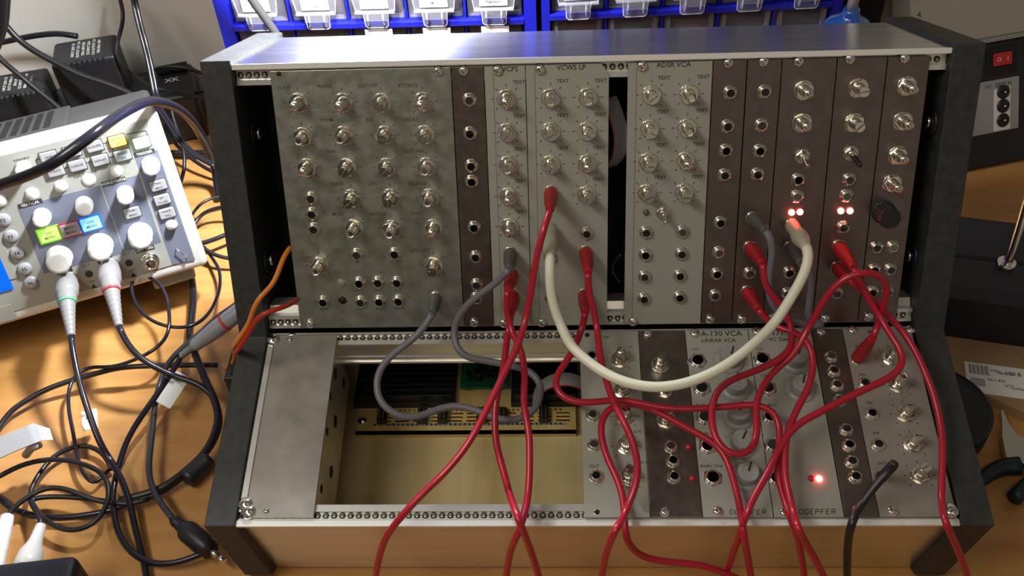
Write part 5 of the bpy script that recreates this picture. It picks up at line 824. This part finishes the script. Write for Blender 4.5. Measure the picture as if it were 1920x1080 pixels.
# barrel connector
A0, A1 = Vector(P['dcA']), Vector(P['dcB'])
t = thing('barrel_connector', 'black moulded power connector with metal barrel lying by the case foot', 'connector', loc=A0); v = A1 - A0; L_ = v.length
part('moulding', MB().lathe([(2.6, -2), (3.6, 0), (4.2, 3), (3.8, 4), (4.6, 8), (4.4, 9), (7.2, 13), (7.8, 16), (7.8, L_ - 8), (6.8, L_ - 5), (6.4, L_)], (0, 0, 0), v, 20), 'blkplastic', t)
v2 = Vector(P['tipB']) - A0; part('barrel', MB().cyl(v * .96, v * 1.18, 2.6, n=16).cyl(v * 1.18, v * 1.34, 2.2, n=16, mi=1), ['thread', 'chrome'], t)
A0, A1 = Vector(P['ferA']), Vector(P['ferB']); v = A1 - A0
tag(part('ferrite_core', MB().lathe([(5, 0), (7.2, 1), (7.4, 4), (7.0, 5), (7.4, v.length - 4), (7.0, v.length - 1), (5, v.length)], A0 + Vector((0, 0, -3)), v, 18), 'blkplastic'), 'black lump clipped round the cable bundle left of the case', 'ferrite core')
# DC junction box and bundle at the case side
t = thing('junction_box', 'small black box where the orange and red wires end beside the case', 'connector box', loc=(-266, 60, 0)); 
part('box', MB().box((-14, -22, 0), (22, 14, 30), bev=1.5), 'blkplastic', t)
part('box_lid', MB().box((-9, -17, 30), (17, 9, 31)), 'hole', t)
t = thing('plastic_connector', 'cream ribbed connector tucked under the black box by the case', 'connector', loc=(-262, 24, 0))
part('shell', MB().box((-12, -18, 0), (16, 10, 14), bev=2), 'scope_face', t); part('ribs', MB().box((-12.4, -12, 4), (16.4, -9, 15)).box((-12.4, -5, 4), (16.4, -2, 15)), 'slotgrey', t)
# green fleck
tag(part('wire_offcut', MB().tube([(-271, -72, .8), (-268, -68, .8), (-266, -64, .8)], .5, 6), 'ring_green'), 'tiny green wire scrap on the desk left of the case front', 'scrap')
# plug adapters behind the oscilloscope
def adapter(lab, loc, rz, size, lines, tilt_=0.5):
    m = Matrix.Translation(Vector(loc) * MM) @ Matrix.Rotation(rz, 4, 'Z') @ Matrix.Rotation(tilt_, 4, 'X')
    t = thing('plug_adapter', lab, 'plug-in power supply', mtx=m); w_, d_, h_ = size
    part('housing', MB().box((-w_ / 2, -d_ / 2, 0), (w_ / 2, d_ / 2, h_), bev=4, seg=3), 'blkplastic', t)
    mb = MB()
    for k in range(8): mb.box((-w_ / 2 + 14 + k * 5, -d_ / 2 - .4, h_ * .72), (-w_ / 2 + 16 + k * 5, -d_ / 2 + 2, h_ + .4))
    part('cooling_ribs', mb, 'navyplastic', t)
    rows = [(lines[k % len(lines)] + ' ' + lines[(k + 3) % len(lines)], (k - 2.5) * 5.0 + 2, 1, 3.0, math.pi / 2) for k in range(6)]
    part('rating_print', text_mesh(rows, h_ + .2), 'print_white', t)
    return t
adapter('big black plug adapter with white rating print leaning by the wall', (-487, 402, 56.2), .28, (62, 46, 52), ['INPUT 230V', 'OUTPUT 12V', '50Hz 18W', 'CE', '1.2A', 'IP20'], 0)
adapter('smaller black plug adapter with rating print at the left frame edge', (-556, 378, 56.2), .28, (58, 46, 30), ['INPUT 230V', 'OUT 9V', '50Hz', 'CE', '800mA', 'IP'], 0)
t = thing('power_strip', 'long black power strip lying under the two plug adapters along the wall', 'power strip', mtx=Matrix.Translation(Vector((-478, 405, 0)) * MM) @ Matrix.Rotation(.32, 4, 'Z'))
part('housing', MB().box((-150, -34, 0), (84, 30, 56), bev=5, seg=3), 'blkplastic', t)
part('strip_print', text_mesh([('XK', 62, 0, 8), ('________', 52, -22, 3), ('_____', 30, 18, 3), ('________', -10, -30, 3)], 56.2), 'print_white', t)
part('indicator', MB().cyl((70, 14, 56), (70, 14, 57), 1.6, n=12), 'led_off', t)
part('rocker_switch', MB().box((48, 12, 56), (80, 26, 61), bev=2), 'hole', t)
# ================================================================ drawer cabinets
def cabinet(lab, side, org, yaw, ncol, pitch, rows, zbar, w0, w1):
    m = Matrix.Translation(Vector(org) * MM) @ Matrix.Rotation(yaw, 4, 'Z')
    t = thing('drawer_cabinet', lab, 'drawer cabinet', mtx=m); W = pitch * ncol
    H = 403
    mb = MB().box((-w0, 0, 0), (0, 138, H)).box((W, 0, 0), (W + w1, 138, H)).box((0, 130, 0), (W, 138, H)).box((-w0, 0, H), (W + w1, 138, H + 3)).box((0, 0, 0), (W, 12, zbar[0] - 46))
    part('frame', mb, 'raaco', t)
    mb = MB()
    for z in zbar: mb.box((0, -1, z - 4.2), (W, 130, z + 1.2), bev=.8)
    for k in range(1, ncol): mb.box((pitch * k - 1, 3, zbar[0] - 40), (pitch * k + 1, 130, H))
    part('shelf_bars', mb, 'raaco', t)
    for ri, z in enumerate([zbar[0] - 43] + zbar[:1]):
        for k in range(ncol):
            x0 = pitch * k + 2.2; x1 = pitch * (k + 1) - 2.2; zz = z + 2
            ht = 36 if ri else 36
            mb = MB(); th = 1.2; y0 = 5; y1 = 120
            # open-topped box with a front
            mb.box((x0, y0, zz), (x1, y0 + th, zz + ht)).box((x0, y0, zz), (x0 + th, y1, zz + ht - 2)).box((x1 - th, y0, zz), (x1, y1, zz + ht - 2)).box((x0, y0, zz), (x1, y1, zz + th)).box((x0, y1, zz), (x1, y1 + th, zz + ht - 2))
            dr = part('drawer', mb, 'clear', t)
            cx = (x0 + x1) / 2
            fill = (('contents', 'contents', 'contents', 'contents', 'contents') if side == 'L' else ('contents', 'contents3', 'contents', 'contents2', 'contents2'))[k % 5]
            part('contents', MB().box((x0 + 3, y0 + 6, zz + 2), (x1 - 3, y1 - 8, zz + ht * (.6 if ri else .72)), bev=2), fill, dr)
            if side == 'L' or ri:
                hm = MB()
                lw = 14 if ri else 14
                # handle lug: shoulders, tongue and thin gusset ribs standing in front of the drawer
                hz = zz + 8.5
                hm.prism([(cx - 19, hz + 22), (cx - 17, hz + 3), (cx - 11, hz + 3), (cx - 10, hz - 11), (cx - 8, hz - 13), (cx + 8, hz - 13), (cx + 10, hz - 11), (cx + 11, hz + 3), (cx + 17, hz + 3), (cx + 19, hz + 22)], -3.5, -2.3, 'y')
                hm.box((cx - 17, -7.5, hz + 2.5), (cx + 17, -2.3, hz + 3.5)).box((cx - 7.5, -6.5, hz - 9), (cx - 6.5, -2.5, hz + 3)).box((cx + 6.5, -6.5, hz - 9), (cx + 7.5, -2.5, hz + 3)).box((cx - 18, -2.3, hz + 18), (cx + 18, 5, hz + 19))
                hm.box((cx - 10, -7.5, hz - 4), (cx + 10, -6.8, hz + 2.5))
                if ri:
                    part('handle', hm, 'clear_tab', dr)
                    em = MB(); yv = -3.2
                    ol = [(cx - 19, hz + 22), (cx - 17, hz + 3), (cx - 11, hz + 3), (cx - 10, hz - 11), (cx - 8, hz - 13), (cx + 8, hz - 13), (cx + 10, hz - 11), (cx + 11, hz + 3), (cx + 17, hz + 3), (cx + 19, hz + 22)]
                    em.tube([(a_, yv, b_) for a_, b_ in ol], .45, 6)
                    for sx in (-6.5, 6.5): em.tube([(cx + sx, -5.5, hz - 8), (cx + sx, -6.6, hz - 2), (cx + sx, -5.5, hz + 2)], .9, 6)
                    part('painted_handle_edge', em, 'bright_edge', dr)
            if ri or (side == 'L' and k >= 2):
                zt = zz + (14 if ri else 22)
                lb = part('label_card', MB().box((cx - 12, -4.2 if ri else -1.6, zt), (cx + 12, -3.7 if ri else -1.1, zt + 14), bev=.15), 'paper', dr)
                m_ = Matrix.Translation(Vector((cx, -4.3 if ri else -1.7, zt + 4)) * MM) @ Matrix.Rotation(math.pi / 2, 4, 'X')
                put('card_writing', text_mesh([(['BC547', '-A2', '10k', 'LM13', 'Regulator'][k % 5], 0, 0 if ri else 4, 2.4)], .05).mesh('card_writing', [M['ink']]), dr, mtx=m_)
            if side == 'R' and not ri:
                part('front_ribs', MB().box((x0 + 2, 2.5, zz + 2), (x0 + 5, 5, zz + 34)).box((x1 - 5, 2.5, zz + 2), (x1 - 2, 5, zz + 34)), 'clear_tab', dr)
    return t
cabinet('left blue drawer cabinet with five columns of labelled clear drawers', 'L', (-298, 312, 0), 0.0, 5, 50.8, 2, [179, 224], 12, 10.5)
cabinet('right blue drawer cabinet whose lower drawers hold dark and teal contents', 'R', (-22, 313, 0), 0.045, 5, 48.6, 2, [181, 226], 7, 8)
# white squeeze bottle with a blue cap between cabinet and gap block
bx, by, bz_ = P['bottle']
t = thing('squeeze_bottle', 'bottle with a domed translucent blue cap and a white nozzle', 'bottle', loc=(bx, by, 0))
part('bottle_body', MB().lathe([(20, 0), (21, 2), (21, bz_ - 20), (18, bz_ - 14)], n=28), 'nozzle', t)
part('cap', MB().lathe([(23, bz_ - 16), (24, bz_ - 12), (21, bz_ - 3), (15, bz_ + 4), (8, bz_ + 8), (6.5, bz_ + 12), (6.2, bz_ + 15), (0, bz_ + 15)], n=36), 'blue_cap', t)
part('nozzle', MB().lathe([(4.3, bz_ + 14), (3.8, bz_ + 40), (3.0, bz_ + 70), (1.5, bz_ + 80), (0, bz_ + 80)], n=18), 'nozzle', t)
# black block added to darken the gap, and beige cabinet at the right
t = thing('dark_gap_block', 'tall black block added to darken the gap between blue drawers and beige cabinet', 'gap filler', loc=(262, 392, 0))
part('housing', MB().box((-38, 0, 0), (28, 60, 330), bev=2), 'inside', t)
QX, QY, QN = Vector((0.96593, 0.25882, 0)), Vector((-0.1175, 0.4385, 0.8910)), Vector((0.2306, -0.8606, 0.4540))
FQ = frame((422.3, 365.0, 75.8), QX, QY, QN)
t = thing('metal_cabinet', 'beige metal cabinet at the top right with a small black mark', 'cabinet', mtx=FQ)
part('housing', MB().box((-110, 41, -32), (44, 124, 0), bev=1.5), 'beige', t)
part('lower_ledge', MB().box((-110, 37, -32), (44, 41, 3), bev=.8), 'slotgrey', t)
put('printed_mark', text_mesh([('A', -102, 73, 5, -.5)], .1).mesh('printed_mark', [M['ink']]), t)
part('dark_slot', MB().box((-42, 79, -1), (-10, 90, .6)), 'hole', t)
t = thing('power_supply', 'black mains power supply with a red rocker switch and a white socket label', 'power supply', mtx=FQ)
part('housing', MB().box((-62, -82, -70), (44, 36.5, 0), bev=2), 'blkplastic', t)
part('switch_surround', MB().box((-34, 6, 0), (-2, 32, 1), bev=.4), 'hole', t)
part('rocker_switch', MB().box((-28, 14, 1), (-9, 26, 4), bev=1), 'redrocker', t)
put('switch_marks', text_mesh([('O', -23, 20, 4), ('I', -14, 20, 4)], 4.1).mesh('switch_marks', [M['print_white']]), t)
part('label_plate', MB().box((-50, -49, 0), (0.5, 1, 1.0), bev=.3), 'key', t)
part('socket_strip', MB().box((-26, -48, 1.0), (-9, -8, 1.8)), 'paper', t)
for yy in (-11.3, -24.6, -38.3):
    s_ = part('socket', MB().lathe([(6.6, 0), (6.6, 1), (5.2, 2.0), (3, 1.2), (0, 1.0)], (-17, yy, 1.6), (0, 0, 1), 24), 'navyplastic', t)
    part('socket_pin', MB().lathe([(1.2, 1.1), (1.0, 4.2), (0, 4.3)], (-17, yy, 1.6), (0, 0, 1), 10), 'chrome', s_)
put('label_print', text_mesh([('161  2000 N', -22, -4.2, 4.2)], 1.05).mesh('label_print', [M['faintink']]), t)
# black stand with chrome handle
t = thing('soldering_stand', 'heavy black block with a rounded top and bent chrome rod at the right edge', 'soldering stand', mtx=Matrix.Translation(Vector((345, 130, 0)) * MM) @ Matrix.Rotation(-.22, 4, 'Z'))
part('base_block', MB().box((-72, -46, 0), (90, 56, 56), bev=9, seg=4), 'navyplastic', t)
part('top_groove', MB().box((-50, -2, 55.6), (80, 2, 56.4)), 'hole', t)
part('rod', MB().tube(smooth_path([(-6, -5, 50), (-5, -4, 62), (-4, 4, 84), (-3, 16, 112), (2, 34, 152)], 4), 3.6, 14).cyl((-6, -5, 55), (-6, -5, 60), 7, n=20), 'chrome', t)
# cardboard box with a bar code label
t = thing('cardboard_sleeve', 'brown cardboard sleeve with a white bar code sticker under the black block', 'packaging', mtx=Matrix.Translation(Vector((322, 34, 0)) * MM) @ Matrix.Rotation(-.20, 4, 'Z'))
part('card', MB().prism([(-52, 34), (-44, 10), (-6, -8), (60, -40), (60, 60), (-48, 60)], 0.3, 9), 'card', t)
part('sticker', MB().box((-27, -3, 9), (18, 28, 9.3), bev=.1), 'paper', t)
part('grey_insert', MB().box((20, -16, 9), (60, 26, 9.6)), 'slotgrey', t)
mb = MB()
for k in range(15): mb.box((-24 + k * 1.0, 16, 9.3), (-24 + k * 1.0 + (.35 + .3 * (k % 3 == 0)), 26, 9.38))
for k in range(9): mb.box((-24 + k * 1.2, 4, 9.3), (-24 + k * 1.2 + .5, 12, 9.38))
part('bar_code', mb, 'ink', t)
part('sticker_print', text_mesh([('6501', -5, 22, 2.6), ('RS 1-430', -5, 12, 2.6), ('74HC14', 2, 20, 2.8), ('100.8', 8, 21, 4.0), ('QTY', 4, 8, 2.6), ('CHINA', 10, 6, 2.6)], 9.4), 'faintink', t)
# round black disc behind the case side
t = thing('cable_reel', 'round black disc tucked behind the case right side', 'reel', loc=(262, 14, 0))
part('disc', MB().lathe([(38, 0), (40, 2), (40, 20), (37, 23), (14, 24), (10, 20), (0, 20)], n=48), 'navyplastic', t)
# pliers
A0 = Vector(P['pli'])
t = thing('side_cutters', 'small pliers with teal grips lying near the right frame edge', 'pliers', loc=(A0.x, A0.y, 0))
part('jaws', MB().prism([(4, 8), (7, 26), (11, 38), (14, 50), (15.5, 50), (15.5, 38), (18, 28), (26, 20), (40, 14), (40, 0), (20, -4), (12, 4)], 6, 12), 'steel', t)
part('grip', MB().tube(smooth_path([(12, 2, 9), (2, 2, 8), (-8, -2, 7.4), (-22, -12, 7)]), lambda q: 7 * (1 - .4 * q), 14).tube(smooth_path([(24, -6, 9), (12, -14, 8), (0, -24, 7.5)]), 5.5, 12), 'teal', t)
# ================================================================ desk lamp
t = thing('desk_lamp', 'dark grey desk lamp whose thin arm rises behind the case upper left corner', 'lamp', loc=(-225, 262, 0))
part('base', MB().lathe([(48, 0), (50, 3), (50, 12), (44, 18), (8, 22)], n=40), 'scope_dark', t)
hd_ = (LAMP / MM) - Vector((-225, 262, 0))
arm = smooth_path([Vector((0, 0, 18)), Vector((-6, 10, 90)), Vector((-24, 24, 172)), Vector((-44, 27, 220)), Vector((-62, 24, 275)), Vector((-72, 16, 360)), Vector((-60, 8, 450)), Vector((-20, 4, 515)), hd_ + Vector((2, 6, 50)), hd_ + Vector((3, 6, 32))], 6)
part('arm', MB().tube(arm, 3.6, 14), 'scope_dark', t)
h = (LAMP / MM) - Vector((-225, 262, 0))
dr = (Vector((-240, 160, 0)) - LAMP / MM).normalized()
part('shade', MB().lathe([(0, 34), (14, 34), (20, 32), (36, 8), (38, -2), (36.5, -2), (34, 8), (18, 30), (0, 30)], h, -dr, 40), 'scope_dark', t)
